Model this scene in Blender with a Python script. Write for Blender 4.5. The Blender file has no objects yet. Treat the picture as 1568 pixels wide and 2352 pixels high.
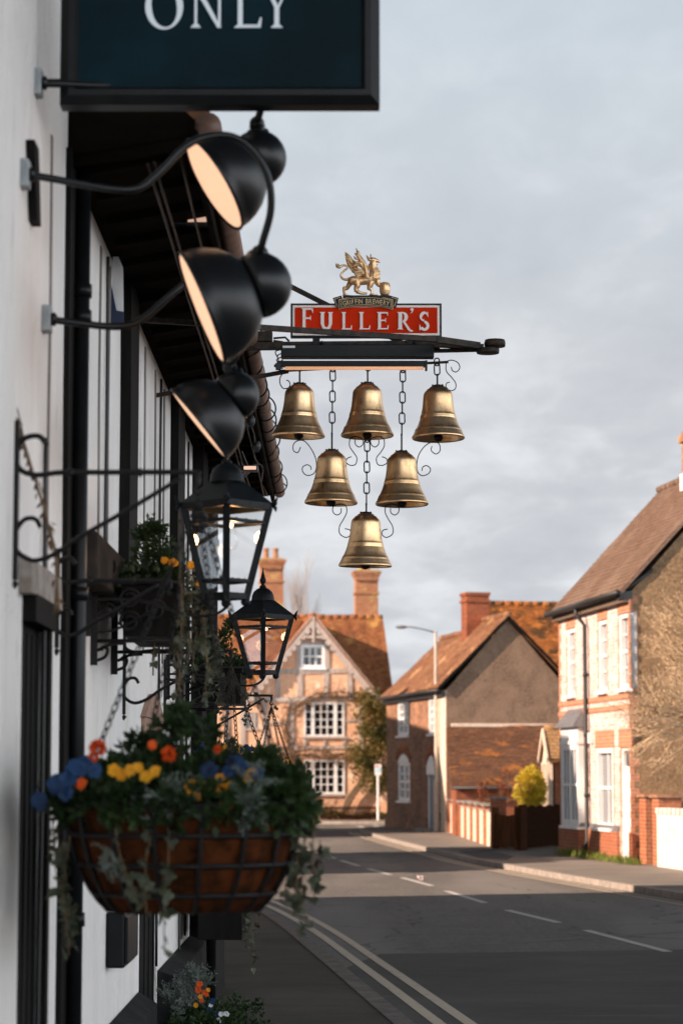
import bpy, math, random
from mathutils import Vector, Matrix, Quaternion, noise
R = math.radians
rnd = random.Random(7)
scn = bpy.context.scene
COL = scn.collection

# ------------------------------------------------------------------ camera
F = 5553.3            # focal length in units of a 1568-wide picture
HZ = 1783.0           # horizon row in the same units
EYE = 1.75
PITCH = math.atan((HZ - 1176) / F)
cam_d = bpy.data.cameras.new('camera'); cam = bpy.data.objects.new('camera', cam_d); COL.objects.link(cam)
cam_d.sensor_fit = 'HORIZONTAL'; cam_d.sensor_width = 24; cam_d.lens = 85
cam_d.clip_start = 0.1; cam_d.clip_end = 6000
cam.location = (0, 0, EYE); cam.rotation_euler = (R(90) + PITCH, 0, 0)
cam_d.dof.use_dof = True; cam_d.dof.focus_distance = 15.0; cam_d.dof.aperture_fstop = 3.6
cam_d.dof.aperture_blades = 0
scn.camera = cam

# ------------------------------------------------------------------ sky and sun
SUN_H = Vector((-1.0, -0.50, 0)).normalized(); SUN_EL = R(23)
SUN = Vector((SUN_H.x * math.cos(SUN_EL), SUN_H.y * math.cos(SUN_EL), math.sin(SUN_EL)))
sd = bpy.data.lights.new('sun', 'SUN'); so = bpy.data.objects.new('sun', sd); COL.objects.link(so)
sd.energy = 5.0; sd.angle = R(0.5); sd.color = (1.0, 0.765, 0.60)
so.rotation_euler = (-SUN).to_track_quat('-Z', 'Y').to_euler(); so.location = (-20, -10, 30)

scn.view_settings.view_transform = 'Standard'; scn.view_settings.look = 'None'
scn.view_settings.exposure = 1.02; scn.view_settings.gamma = 1; scn.view_settings.use_curve_mapping = False
scn.render.film_transparent = False

w = bpy.data.worlds.new('World'); scn.world = w; w.use_nodes = True
nt = w.node_tree; nt.nodes.clear()
def wn(t, **k):
    n = nt.nodes.new(t)
    for a, b in k.items(): setattr(n, a, b)
    return n
L = nt.links.new
out = wn('ShaderNodeOutputWorld'); bg = wn('ShaderNodeBackground'); bg.inputs[1].default_value = 0.05
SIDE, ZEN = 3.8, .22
L(bg.outputs[0], out.inputs[0])
sky = wn('ShaderNodeTexSky', sky_type='NISHITA', sun_disc=False, sun_elevation=SUN_EL,
         sun_rotation=math.atan2(SUN_H.x, SUN_H.y), air_density=1.2, dust_density=1.0)
tc = wn('ShaderNodeTexCoord'); sep = wn('ShaderNodeSeparateXYZ'); L(tc.outputs['Generated'], sep.inputs[0])
# direction projected on a high flat cloud layer
mx = wn('ShaderNodeMath', operation='MAXIMUM'); mx.inputs[1].default_value = 0.0; L(sep.outputs[2], mx.inputs[0])
ad = wn('ShaderNodeMath', operation='ADD'); ad.inputs[1].default_value = 0.16; L(mx.outputs[0], ad.inputs[0])
dx = wn('ShaderNodeMath', operation='DIVIDE'); L(sep.outputs[0], dx.inputs[0]); L(ad.outputs[0], dx.inputs[1])
dy = wn('ShaderNodeMath', operation='DIVIDE'); L(sep.outputs[1], dy.inputs[0]); L(ad.outputs[0], dy.inputs[1])
cv = wn('ShaderNodeCombineXYZ'); L(dx.outputs[0], cv.inputs[0]); L(dy.outputs[0], cv.inputs[1])
def wnoise(scale, detail, rough, dist, sc=(1, 1, 1), off=(0, 0, 0)):
    mp = wn('ShaderNodeMapping'); mp.inputs['Scale'].default_value = sc; mp.inputs['Location'].default_value = off
    L(cv.outputs[0], mp.inputs[0])
    n = wn('ShaderNodeTexNoise'); n.inputs['Scale'].default_value = scale; n.inputs['Detail'].default_value = detail
    n.inputs['Roughness'].default_value = rough; n.inputs['Distortion'].default_value = dist
    L(mp.outputs[0], n.inputs['Vector']); return n
n1 = wnoise(3.0, 6, 0.52, 0.35, (1.0, 0.55, 1), (3.1, 1.7, 0))
n2 = wnoise(8.5, 5, 0.55, 0.3, (1.0, 0.6, 1), (0.4, 5.2, 0))
rp = wn('ShaderNodeValToRGB'); cr = rp.color_ramp
cr.elements[0].position = 0.36; cr.elements[0].color = (5.5, 5.75, 6.2, 1)      # grey undersides
cr.elements[1].position = 0.62; cr.elements[1].color = (7.9, 8.1, 8.4, 1)
e = cr.elements.new(0.49); e.color = (6.2, 6.45, 6.85, 1)
mixn = wn('ShaderNodeMix', data_type='FLOAT'); mixn.inputs[0].default_value = 0.35
L(n1.outputs[0], mixn.inputs[2]); L(n2.outputs[0], mixn.inputs[3]); L(mixn.outputs[0], rp.inputs[0])
# clearer, smoother and slightly bluer sky higher up
hi = wn('ShaderNodeMapRange'); hi.inputs[1].default_value = 0.17; hi.inputs[2].default_value = 0.32; L(sep.outputs[2], hi.inputs[0])
mc = wn('ShaderNodeMix', data_type='RGBA'); L(hi.outputs[0], mc.inputs[0]); L(rp.outputs[0], mc.inputs[6])
mc.inputs[7].default_value = (5.6, 6.45, 7.2, 1)
hm = wn('ShaderNodeMath', operation='MULTIPLY'); hm.inputs[1].default_value = 0.75; L(hi.outputs[0], hm.inputs[0]); L(hm.outputs[0], mc.inputs[0])
# unseen low sky right and behind boosted to light walls; zenith dimmed for contrast
def vm(op, a, b):
    n = wn('ShaderNodeMath', operation=op)
    for k, v in enumerate((a, b)):
        if isinstance(v, (int, float)): n.inputs[k].default_value = v
        else: L(v, n.inputs[k])
    return n.outputs[0]
def mrange(src, a, b, c=0.0, d=1.0):
    n = wn('ShaderNodeMapRange', interpolation_type='SMOOTHSTEP'); L(src, n.inputs[0])
    for k, v in enumerate((a, b, c, d)): n.inputs[k + 1].default_value = v
    return n.outputs[0]
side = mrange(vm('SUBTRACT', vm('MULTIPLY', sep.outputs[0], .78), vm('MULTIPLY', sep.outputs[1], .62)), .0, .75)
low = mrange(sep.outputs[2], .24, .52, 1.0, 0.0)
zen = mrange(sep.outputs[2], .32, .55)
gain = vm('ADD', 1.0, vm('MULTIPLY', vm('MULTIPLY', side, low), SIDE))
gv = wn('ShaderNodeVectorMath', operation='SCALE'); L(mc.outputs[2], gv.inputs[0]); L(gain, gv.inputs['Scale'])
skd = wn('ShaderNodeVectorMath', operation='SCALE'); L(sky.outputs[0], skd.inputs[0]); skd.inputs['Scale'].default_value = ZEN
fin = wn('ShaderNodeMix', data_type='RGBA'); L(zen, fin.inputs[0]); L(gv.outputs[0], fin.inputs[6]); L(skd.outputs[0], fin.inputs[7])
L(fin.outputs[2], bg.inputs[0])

# ------------------------------------------------------------------ pixel -> place helpers (1568 x 2352 picture units)
cT, sT = math.cos(PITCH), math.sin(PITCH)
def ray(px, py):
    u = (px - 784) / F; v = (1176 - py) / F
    return Vector((u, cT - v * sT, sT + v * cT))
def at(px, py, Y):
    d = ray(px, py); return Vector((0, 0, EYE)) + d * (Y / d.y)
def on_ground(px, py, z=0.0):
    d = ray(px, py); return Vector((0, 0, EYE)) + d * ((z - EYE) / d.z)

# ------------------------------------------------------------------ materials
MATS = {}
def srgb(r, g, b):
    f = lambda c: (c / 255 / 12.92) if c / 255 <= .04045 else ((c / 255 + .055) / 1.055) ** 2.4
    return (f(r), f(g), f(b))
class NT:
    def __init__(s, name):
        s.m = bpy.data.materials.new(name); s.m.use_nodes = True; s.t = s.m.node_tree
        s.b = s.t.nodes['Principled BSDF']; s.o = s.t.nodes['Material Output']; s.co = None
    def n(s, t, **k):
        x = s.t.nodes.new(t)
        for a, b in k.items(): setattr(x, a, b)
        return x
    def l(s, a, b): s.t.links.new(a, b)
    def obj(s):
        if not s.co: s.co = s.n('ShaderNodeTexCoord')
        return s.co.outputs['Object']
    def noise(s, scale, detail=4, rough=.55, sc=(1, 1, 1), vec=None, dist=0):
        mp = s.n('ShaderNodeMapping'); mp.inputs['Scale'].default_value = sc; s.l(vec or s.obj(), mp.inputs[0])
        x = s.n('ShaderNodeTexNoise'); x.inputs['Scale'].default_value = scale; x.inputs['Detail'].default_value = detail
        x.inputs['Roughness'].default_value = rough; x.inputs['Distortion'].default_value = dist
        s.l(mp.outputs[0], x.inputs['Vector']); return x.outputs[0]
    def ramp(s, src, p0, p1, c0=(0, 0, 0), c1=(1, 1, 1)):
        x = s.n('ShaderNodeValToRGB'); x.color_ramp.elements[0].position = p0; x.color_ramp.elements[1].position = p1
        x.color_ramp.elements[0].color = (*c0, 1); x.color_ramp.elements[1].color = (*c1, 1); s.l(src, x.inputs[0]); return x.outputs[0]
    def mix(s, f, a, b, mode='MIX'):
        x = s.n('ShaderNodeMix', data_type='RGBA', blend_type=mode)
        for sock, v in ((0, f), (6, a), (7, b)):
            if isinstance(v, (int, float)): x.inputs[sock].default_value = v
            elif isinstance(v, tuple): x.inputs[sock].default_value = (*v, 1)
            else: s.l(v, x.inputs[sock])
        return x.outputs[2]
    def bump(s, h, strength=.4, dist=.01, prev=None):
        x = s.n('ShaderNodeBump'); x.inputs['Strength'].default_value = strength; x.inputs['Distance'].default_value = dist
        s.l(h, x.inputs['Height'])
        if prev: s.l(prev, x.inputs['Normal'])
        s.l(x.outputs[0], s.b.inputs['Normal']); return x.outputs[0]
    def set(s, rough=.6, metal=0, spec=None, color=None):
        s.b.inputs['Roughness'].default_value = rough; s.b.inputs['Metallic'].default_value = metal
        if spec is not None: s.b.inputs['Specular IOR Level'].default_value = spec
        if isinstance(color, tuple): s.b.inputs['Base Color'].default_value = (*color, 1)
        elif color is not None: s.l(color, s.b.inputs['Base Color'])
        return s.m
def plain(name, c, rough=.6, metal=0, c2=None, scale=8, bump=0, bscale=60, spec=None, bd=.004, sc=(1, 1, 1)):
    t = NT(name)
    col = c
    if c2: col = t.mix(t.ramp(t.noise(scale, 5, .6, sc), .38, .62), c, c2)
    if bump: t.bump(t.noise(bscale, 4, .6, sc), bump, bd)
    return t.set(rough, metal, spec, col)
def bricks(name, c1, c2, mortar, w=.225, h=.075, msz=.01, plane='wall', rough=.85, patch=None, patch2=None, bump=.5, off=.5, pscale=.7, mix2=.45):
    """plane: 'wall' = (x+y, z); 'xz'; 'yz' for roof slopes; 'xy' for flat"""
    t = NT(name); sp = t.n('ShaderNodeSeparateXYZ'); t.l(t.obj(), sp.inputs[0]); cb = t.n('ShaderNodeCombineXYZ')
    if plane == 'wall':
        a = t.n('ShaderNodeMath', operation='ADD'); t.l(sp.outputs[0], a.inputs[0]); t.l(sp.outputs[1], a.inputs[1]); t.l(a.outputs[0], cb.inputs[0]); t.l(sp.outputs[2], cb.inputs[1])
    else:
        ix = {'x': 0, 'y': 1, 'z': 2}; t.l(sp.outputs[ix[plane[0]]], cb.inputs[0]); t.l(sp.outputs[ix[plane[1]]], cb.inputs[1])
    bt = t.n('ShaderNodeTexBrick'); bt.offset = off
    bt.inputs['Scale'].default_value = 1; bt.inputs['Brick Width'].default_value = w; bt.inputs['Row Height'].default_value = h
    bt.inputs['Mortar Size'].default_value = msz; bt.inputs['Mortar Smooth'].default_value = .2
    bt.inputs['Color1'].default_value = (*c1, 1); bt.inputs['Color2'].default_value = (*c2, 1); bt.inputs['Mortar'].default_value = (*mortar, 1)
    t.l(cb.outputs[0], bt.inputs['Vector'])
    col = bt.outputs[0]
    col = t.mix(.55, col, t.ramp(t.noise(9, 6, .7), .25, .8, (.45, .45, .45), (1.45, 1.4, 1.35)), 'MULTIPLY')
    if patch: col = t.mix(t.ramp(t.noise(pscale, 6, .65, dist=.6), .48, .60), col, t.mix(mix2, col, patch))
    if patch2: col = t.mix(t.ramp(t.noise(pscale * 2.3, 6, .7, dist=.4), .56, .64), col, patch2)
    inv = t.n('ShaderNodeMath', operation='SUBTRACT'); inv.inputs[0].default_value = 1; t.l(bt.outputs['Fac'], inv.inputs[1])
    b1 = t.bump(inv.outputs[0], bump, .012); t.bump(t.noise(45, 5, .6), .35, .01, b1)
    return t.set(rough, 0, .25, col)
def emis(name, c, strength):
    t = NT(name); t.set(.5, 0, None, c); t.b.inputs['Emission Color'].default_value = (*c, 1); t.b.inputs['Emission Strength'].default_value = strength
    return t.m
def glass(name, tint=(1, 1, 1), gl=.14):
    t = NT(name); tr = t.n('ShaderNodeBsdfTransparent'); tr.inputs[0].default_value = (*tint, 1)
    g = t.n('ShaderNodeBsdfGlossy'); g.inputs['Roughness'].default_value = .05
    fr = t.n('ShaderNodeFresnel'); fr.inputs[0].default_value = 1.5
    a = t.n('ShaderNodeMath', operation='ADD'); a.operation = 'MULTIPLY'; a.inputs[1].default_value = gl; t.l(fr.outputs[0], a.inputs[0])
    ms = t.n('ShaderNodeMixShader'); t.l(a.outputs[0], ms.inputs[0]); t.l(tr.outputs[0], ms.inputs[1]); t.l(g.outputs[0], ms.inputs[2])
    t.l(ms.outputs[0], t.o.inputs[0]); return t.m
def leafmat(name, c, c2, rough=.55, trans=.25, scale=7):
    t = NT(name); col = t.mix(t.ramp(t.noise(scale, 3, .6), .35, .65), c, c2)
    t.set(rough, 0, .3, col); tl = t.n('ShaderNodeBsdfTranslucent'); t.l(col, tl.inputs[0])
    ms = t.n('ShaderNodeMixShader'); ms.inputs[0].default_value = trans; t.l(t.b.outputs[0], ms.inputs[1]); t.l(tl.outputs[0], ms.inputs[2])
    t.l(ms.outputs[0], t.o.inputs[0]); return t.m

# white-washed roughcast of the pub
def whitewash():
    t = NT('whitewashed_render')
    base = t.mix(t.ramp(t.noise(2.2, 6, .65, (1, 1, .35)), .35, .7), (.88, .85, .82), (.78, .73, .68))
    base = t.mix(t.ramp(t.noise(7, 6, .7, (1, 1, .18)), .60, .72), base, (.46, .42, .39))
    base = t.mix(t.ramp(t.noise(3.5, 8, .75, (1, 6, .12)), .62, .66), base, (.30, .26, .23))
    b = t.bump(t.noise(11, 6, .65, (1, 1, .6)), .9, .035); t.bump(t.noise(90, 4, .6), .6, .008, b)
    return t.set(.9, 0, .2, base)
M_white = whitewash()
M_black = plain('black_timber', (.006, .0055, .005), .7, 0, (.011, .010, .009), 20, .35, 40, .08, sc=(1, 1, .12))
M_iron = plain('wrought_iron', (.006, .006, .0065), .5, .0, (.012, .010, .009), 30, .15, 120, .2)
M_ironrust = plain('weathered_iron', (.014, .017, .016), .6, .0, (.05, .032, .022), 26, .4, 80, .15)
M_blackpaint = plain('black_gloss_paint', (.005, .0055, .006), .35, 0, (.008, .0085, .009), 12, .05, 90, .18)
M_lampshade = plain('black_enamel', (.006, .0065, .007), .34, .0, None, 1, .05, 50, .32)
M_lantern = plain('dark_grey_painted_metal', (.005, .006, .007), .45, 0, (.009, .011, .012), 18, .08, 70, .14)
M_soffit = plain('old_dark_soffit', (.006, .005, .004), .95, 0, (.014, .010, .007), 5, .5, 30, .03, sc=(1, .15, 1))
M_gutter = plain('brown_gutter', (.22, .125, .09), .5, 0, (.15, .085, .06), 9, .1, 60)
M_cable = plain('black_cable', (.01, .01, .01), .5)
M_plinth = plain('dark_grey_plinth', (.010, .011, .012), .85, 0, (.024, .023, .021), 8, .5, 40, .1)
M_lead = plain('lead_grey', (.16, .16, .17), .6, 0, (.10, .10, .11), 10, .2)
M_oak = plain('weathered_timber', (.17, .12, .085), .8, 0, (.09, .06, .045), 14, .5, 50, sc=(1, 1, .2))
M_greywood = plain('silvered_oak', (.50, .44, .40), .85, 0, (.36, .29, .25), 12, .4, 60, sc=(1, 1, .2))
M_paintw = plain('white_gloss_paint', (.80, .80, .80), .4, 0, (.70, .70, .69), 6, .08, 40)
M_cream = plain('cream_painted_brick', (.72, .60, .48), .8, 0, (.58, .46, .36), 9, .6, 22)
M_pane = plain('window_glass', (.012, .014, .016), .08, 0, None, 1, 0, 1, .7)
M_darkin = plain('dark_opening', (.006, .006, .006), .9)
M_brass = None
def brass():
    t = NT('polished_brass'); oi = t.n('ShaderNodeObjectInfo'); va = t.n('ShaderNodeVectorMath', operation='ADD'); co = t.n('ShaderNodeTexCoord'); sc_ = t.n('ShaderNodeMath', operation='MULTIPLY'); sc_.inputs[1].default_value = 40; t.l(oi.outputs['Random'], sc_.inputs[0]); t.l(co.outputs['Object'], va.inputs[0]); t.l(sc_.outputs[0], va.inputs[1])
    class _O: pass
    o_ = _O(); o_.outputs = {'Object': va.outputs[0]}; t.co = o_
    col = t.mix(t.ramp(t.noise(5, 5, .65, (1, 1, .6)), .35, .7), (.92, .62, .36), (.76, .46, .22))
    col = t.mix(t.ramp(t.noise(22, 6, .75, (1, 1, .5)), .50, .72), col, (.42, .25, .11))
    t.bump(t.noise(11, 3, .5), .06, .01)
    m = t.set(.36, 1.0, None, col)
    r = t.n('ShaderNodeMapRange'); r.inputs[3].default_value = .27; r.inputs[4].default_value = .46; t.l(t.noise(9, 4, .6), r.inputs[0]); t.l(r.outputs[0], t.b.inputs['Roughness'])
    return m
M_brass = brass()
M_gold = plain('gilded_casting', (.95, .66, .38), .42, .7, (.60, .34, .15), 40, .3, 90)
M_goldline = plain('gold_paint', (.62, .44, .22), .5, .2)
M_red = plain('red_sign_enamel', (.62, .030, .004), .6, 0, (.50, .022, .003), 4, .05, 60, .05)
M_signw = plain('cream_letter_paint', (.84, .76, .70), .6, 0, None, 1, 0, 1, .1)
M_navy = plain('blue_black_sign_panel', (.003, .018, .025), .45, 0, (.002, .010, .014), 2, .02, 8, .06)
M_letter = plain('silver_grey_lettering', (.72, .78, .82), .5)
M_coir = plain('coir_liner', (.070, .020, .006), .95, 0, (.022, .008, .003), 16, .8, 60, .05)
M_leaf = leafmat('dark_green_leaves', (.010, .024, .007), (.034, .060, .016))
M_ivy = leafmat('ivy_leaves', (.014, .024, .010), (.12, .13, .085), .55, .25, 14)
M_silver = leafmat('silver_leaves', (.22, .25, .22), (.10, .13, .10), .7, .15)
M_deadleaf = leafmat('dried_leaves', (.14, .075, .035), (.07, .04, .02), .8, .2)
M_orangef = leafmat('orange_petals', (.80, .12, .012), (.62, .07, .008), .6, .3)
M_yellowf = leafmat('yellow_petals', (.80, .42, .015), (.72, .28, .012), .6, .3)
M_bluef = leafmat('blue_petals', (.018, .065, .17), (.010, .025, .07), .6, .3)
M_goldbush = leafmat('golden_conifer', (.85, .62, .08), (.42, .38, .04), .7, .3, 5)
M_bush = leafmat('evergreen_shrub', (.07, .09, .022), (.20, .13, .035), .6, .25, 1.2)
M_grass = leafmat('grass_blades', (.10, .17, .03), (.22, .24, .05), .7, .3, 3)
M_bark = plain('winter_bark', (.22, .14, .085), .9, 0, (.12, .08, .05), 14, .5, 40)
M_barkpale = plain('pale_bare_twigs', (.36, .30, .27), .9)
M_vine = plain('brown_vine', (.20, .12, .06), .9, 0, (.10, .065, .04), 8)
M_glow = emis('lit_lamp_diffuser', (1.0, .60, .37), .41)
M_blind = plain('pane_with_pale_blind', (.17, .18, .20), .15, 0, None, 1, 0, 1, .5)
M_bulb = emis('warm_bulb', (1.0, .55, .22), 6.0)
M_strip = emis('glowing_strip', (1.0, .45, .18), 1.6)
M_clearglass = glass('clear_glass')
# ------------------------------------------------------------------ mesh helpers
class MB:
    def __init__(s): s.v = []; s.f = []; s.mi = []; s.sm = []; s.cur = 0; s.smooth = False
    def add(s, vs, fs, smooth=None):
        o = len(s.v); s.v.extend(Vector(p) for p in vs)
        for f in fs: s.f.append([i + o for i in f]); s.mi.append(s.cur); s.sm.append(s.smooth if smooth is None else smooth)
        return s
    def box(s, x0, x1, y0, y1, z0, z1, M=None):
        vs = [Vector(p) for p in ((x0, y0, z0), (x1, y0, z0), (x1, y1, z0), (x0, y1, z0), (x0, y0, z1), (x1, y0, z1), (x1, y1, z1), (x0, y1, z1))]
        if M: vs = [M @ p for p in vs]
        return s.add(vs, [(0, 3, 2, 1), (4, 5, 6, 7), (0, 1, 5, 4), (1, 2, 6, 5), (2, 3, 7, 6), (3, 0, 4, 7)], False)
    def bar(s, p, q, w, h, up=(0, 0, 1)):
        p, q = Vector(p), Vector(q); d = q - p; ln = d.length
        if ln < 1e-6: return s
        d.normalize(); up = Vector(up)
        if abs(d.dot(up)) > .98: up = Vector((1, 0, 0))
        a = d.cross(up).normalized(); b = a.cross(d).normalized()
        vs = []
        for c in (p, q):
            for (i, j) in ((-1, -1), (1, -1), (1, 1), (-1, 1)): vs.append(c + a * i * w / 2 + b * j * h / 2)
        return s.add(vs, [(0, 3, 2, 1), (4, 5, 6, 7), (0, 1, 5, 4), (1, 2, 6, 5), (2, 3, 7, 6), (3, 0, 4, 7)], False)
    def tube(s, pts, r, seg=8, cap=True, closed=False, flat=1.0, up=None):
        pts = [Vector(p) for p in pts]; n = len(pts)
        if n < 2: return s
        rs = r if isinstance(r, (list, tuple)) else [r] * n
        vs = []; fs = []; ref = Vector(up) if up else None; prev = None
        for i, p in enumerate(pts):
            if closed: d = pts[(i + 1) % n] - pts[i - 1]
            else: d = pts[min(i + 1, n - 1)] - pts[max(i - 1, 0)]
            if d.length < 1e-9: d = Vector((0, 0, 1))
            d.normalize()
            if ref is not None: a = ref - d * ref.dot(d)
            elif prev is None:
                t = Vector((0, 0, 1)) if abs(d.z) < .9 else Vector((0, 1, 0)); a = t - d * t.dot(d)
            else: a = prev - d * prev.dot(d)
            if a.length < 1e-6: a = d.orthogonal()
            a.normalize(); prev = a; b = d.cross(a)
            for k in range(seg):
                an = 2 * math.pi * k / seg; vs.append(p + (a * math.cos(an) * flat + b * math.sin(an)) * rs[i])
        m = n if closed else n - 1
        for i in range(m):
            i2 = (i + 1) % n
            for k in range(seg):
                k2 = (k + 1) % seg; fs.append((i * seg + k, i * seg + k2, i2 * seg + k2, i2 * seg + k))
        if cap and not closed:
            fs.append(tuple(reversed(range(seg)))); fs.append(tuple((n - 1) * seg + k for k in range(seg)))
        return s.add(vs, fs, True)
    def lathe(s, prof, o=(0, 0, 0), axis=(0, 0, 1), seg=32, smooth=True):
        """prof: (r, h) along axis"""
        o = Vector(o); ax = Vector(axis).normalized(); a = ax.orthogonal().normalized(); b = ax.cross(a)
        vs = []; fs = []
        for r, h in prof:
            for k in range(seg):
                an = 2 * math.pi * k / seg; vs.append(o + ax * h + (a * math.cos(an) + b * math.sin(an)) * max(r, 1e-5))
        for i in range(len(prof) - 1):
            for k in range(seg):
                k2 = (k + 1) % seg; fs.append((i * seg + k, i * seg + k2, (i + 1) * seg + k2, (i + 1) * seg + k))
        return s.add(vs, fs, smooth)
    def ball(s, c, r, seg=12, rings=8, sc=(1, 1, 1)):
        vs = []; fs = []; c = Vector(c)
        for i in range(rings + 1):
            th = math.pi * i / rings
            for k in range(seg):
                an = 2 * math.pi * k / seg
                vs.append(c + Vector((math.sin(th) * math.cos(an) * r * sc[0], math.sin(th) * math.sin(an) * r * sc[1], math.cos(th) * r * sc[2])))
        for i in range(rings):
            for k in range(seg):
                k2 = (k + 1) % seg; fs.append((i * seg + k, (i + 1) * seg + k, (i + 1) * seg + k2, i * seg + k2))
        return s.add(vs, fs, True)
    def prism(s, poly, d):
        """poly: list of 3D points (planar), extruded by vector d"""
        n = len(poly); poly = [Vector(p) for p in poly]; d = Vector(d)
        vs = poly + [p + d for p in poly]
        fs = [tuple(range(n)), tuple(reversed(range(n, 2 * n)))] + [(i, i + n, (i + 1) % n + n, (i + 1) % n) for i in range(n)]
        return s.add(vs, fs, False)
    def quad(s, a, b, c, d): return s.add([a, b, c, d], [(0, 1, 2, 3)], False)
    def build(s, name, mats, parent=None, world=False, bevel=0, recalc=True, kind=None):
        me = bpy.data.meshes.new(name)
        vs = s.v
        if world and parent is not None:
            inv = wmat(parent).inverted(); vs = [inv @ p for p in s.v]
        me.from_pydata([tuple(p) for p in vs], [], s.f)
        mats = mats if isinstance(mats, (list, tuple)) else [mats]
        for m in mats: me.materials.append(m)
        me.polygons.foreach_set('material_index', s.mi); me.polygons.foreach_set('use_smooth', s.sm)
        me.update()
        o = bpy.data.objects.new(name, me); COL.objects.link(o)
        if parent is not None: o.parent = parent
        if bevel:
            bm = o.modifiers.new('bevel', 'BEVEL'); bm.width = bevel; bm.segments = 2; bm.limit_method = 'ANGLE'
        return o
def wmat(o):
    m = Matrix.LocRotScale(o.location, o.rotation_euler, o.scale)
    return (wmat(o.parent) @ m) if o.parent else m
def tag(o, label=None, cat=None, group=None, kind=None):
    if label: o['label'] = label
    if cat: o['category'] = cat
    if group: o['group'] = group
    if kind: o['kind'] = kind
    return o
def thing(name, label, cat, loc=(0, 0, 0), rz=0, group=None):
    o = bpy.data.objects.new(name, None); COL.objects.link(o); o.empty_display_size = .1
    o.location = loc; o.rotation_euler = (0, 0, rz); return tag(o, label, cat, group)
def copy_tree(o, parent=None):
    c = o.copy(); COL.objects.link(c); c.parent = parent
    for ch in list(o.children): copy_tree(ch, c)
    return c
def hole_wall(mb, u0, u1, z0, z1, holes, depth=.12, y=0.0, facing=-1):
    """a wall face in plane y, with rectangular holes (a,b,c,d) and reveals going to y+depth"""
    us = sorted({u0, u1, *[h[0] for h in holes], *[h[1] for h in holes]}); zs = sorted({z0, z1, *[h[2] for h in holes], *[h[3] for h in holes]})
    us = [u for u in us if u0 <= u <= u1]; zs = [z for z in zs if z0 <= z <= z1]
    for i in range(len(us) - 1):
        for j in range(len(zs) - 1):
            cu = (us[i] + us[i + 1]) / 2; cz = (zs[j] + zs[j + 1]) / 2
            if any(a < cu < b and c < cz < d for a, b, c, d in holes): continue
            mb.quad((us[i], y, zs[j]), (us[i + 1], y, zs[j]), (us[i + 1], y, zs[j + 1]), (us[i], y, zs[j + 1]))
    for a, b, c, d in holes:
        e = y + depth
        mb.quad((a, y, c), (a, e, c), (a, e, d), (a, y, d)); mb.quad((b, y, c), (b, y, d), (b, e, d), (b, e, c))
        mb.quad((a, y, d), (a, e, d), (b, e, d), (b, y, d)); mb.quad((a, y, c), (b, y, c), (b, e, c), (a, e, c))
def window(parent, u0, u1, z0, z1, cols, rows, y=.08, fw=.07, bw=.025, mat=None, sash=False, arch=0, sill=True, label=None, proud=0.0, pane=None):
    mat = mat or M_paintw
    mb = MB(); t = .05
    mb.box(u0, u0 + fw, y - t - proud, y + t, z0, z1); mb.box(u1 - fw, u1, y - t - proud, y + t, z0, z1)
    mb.box(u0 + fw, u1 - fw, y - t - proud + .002, y + t, z0, z0 + fw); mb.box(u0 + fw, u1 - fw, y - t - proud + .002, y + t, z1 - fw, z1)
    iu0, iu1, iz0, iz1 = u0 + fw, u1 - fw, z0 + fw, z1 - fw
    for c in range(1, cols):
        x = iu0 + (iu1 - iu0) * c / cols; mb.box(x - bw / 2, x + bw / 2, y - .022, y + .02, iz0, iz1)
    for r in range(1, rows):
        z = iz0 + (iz1 - iz0) * r / rows; hh = bw * (2.0 if (sash and r * 2 == rows) else 1); mb.box(iu0, iu1, y - .026, y + .018, z - hh / 2, z + hh / 2)
    o = mb.build('window', mat, parent)
    if label: o['label'] = label
    MB().box(iu0, iu1, y + .021, y + .03, iz0, iz1).build('pane', pane or M_pane, o)
    if sill: MB().box(u0 - .06, u1 + .06, -.07 - proud, y - t - .003, z0 - .07, z0 - .003).build('sill', mat, o)
    return o
def tiles(mb, a, b, c, d, course=.11, thick=.02, seg=14, jit=.012, sag=.0, seed=1):
    """roof slope: a,b = eave ends, c,d = ridge ends above b,a. Overlapping courses with a hand-laid wobble."""
    a, b, c, d = map(Vector, (a, b, c, d)); ln = ((d - a).length + (c - b).length) / 2; n = max(2, int(ln / course))
    nrm = (b - a).cross(d - a).normalized()
    if nrm.z < 0: nrm = -nrm
    for i in range(n):
        t0, t1 = i / n, (i + 1.25) / n; t1 = min(t1, 1.0)
        row = []
        for k in range(seg + 1):
            s = k / seg
            lo = a.lerp(b, s).lerp(d.lerp(c, s), t0); hi = a.lerp(b, s).lerp(d.lerp(c, s), t1)
            w = noise.noise(Vector((s * 7 + seed, t0 * 5, seed * 3.1))) * jit * 2 + noise.noise(Vector((s * 40 + seed, i * 3.7, 1.3))) * jit
            w -= sag * math.sin(math.pi * s) * math.sin(math.pi * min(1, t0 + .15))
            row.append((lo + nrm * (thick + w), hi + nrm * (.004 + w), lo + nrm * (w - .004)))
        vs = [p for r_ in row for p in r_]; fs = []
        for k in range(seg):
            o = k * 3; q = o + 3; fs += [(o, q, q + 1, o + 1), (o + 2, q + 2, q, o)]
        mb.add(vs, fs, False)
    # underside sheet
    mb.add([a - nrm * .05, b - nrm * .05, c - nrm * .05, d - nrm * .05], [(3, 2, 1, 0)], False)
    for p, q in ((a, b), (b, c), (c, d), (d, a)): mb.add([p - nrm * .05, q - nrm * .05, q + nrm * .006, p + nrm * .006], [(0, 1, 2, 3)], False)
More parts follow.
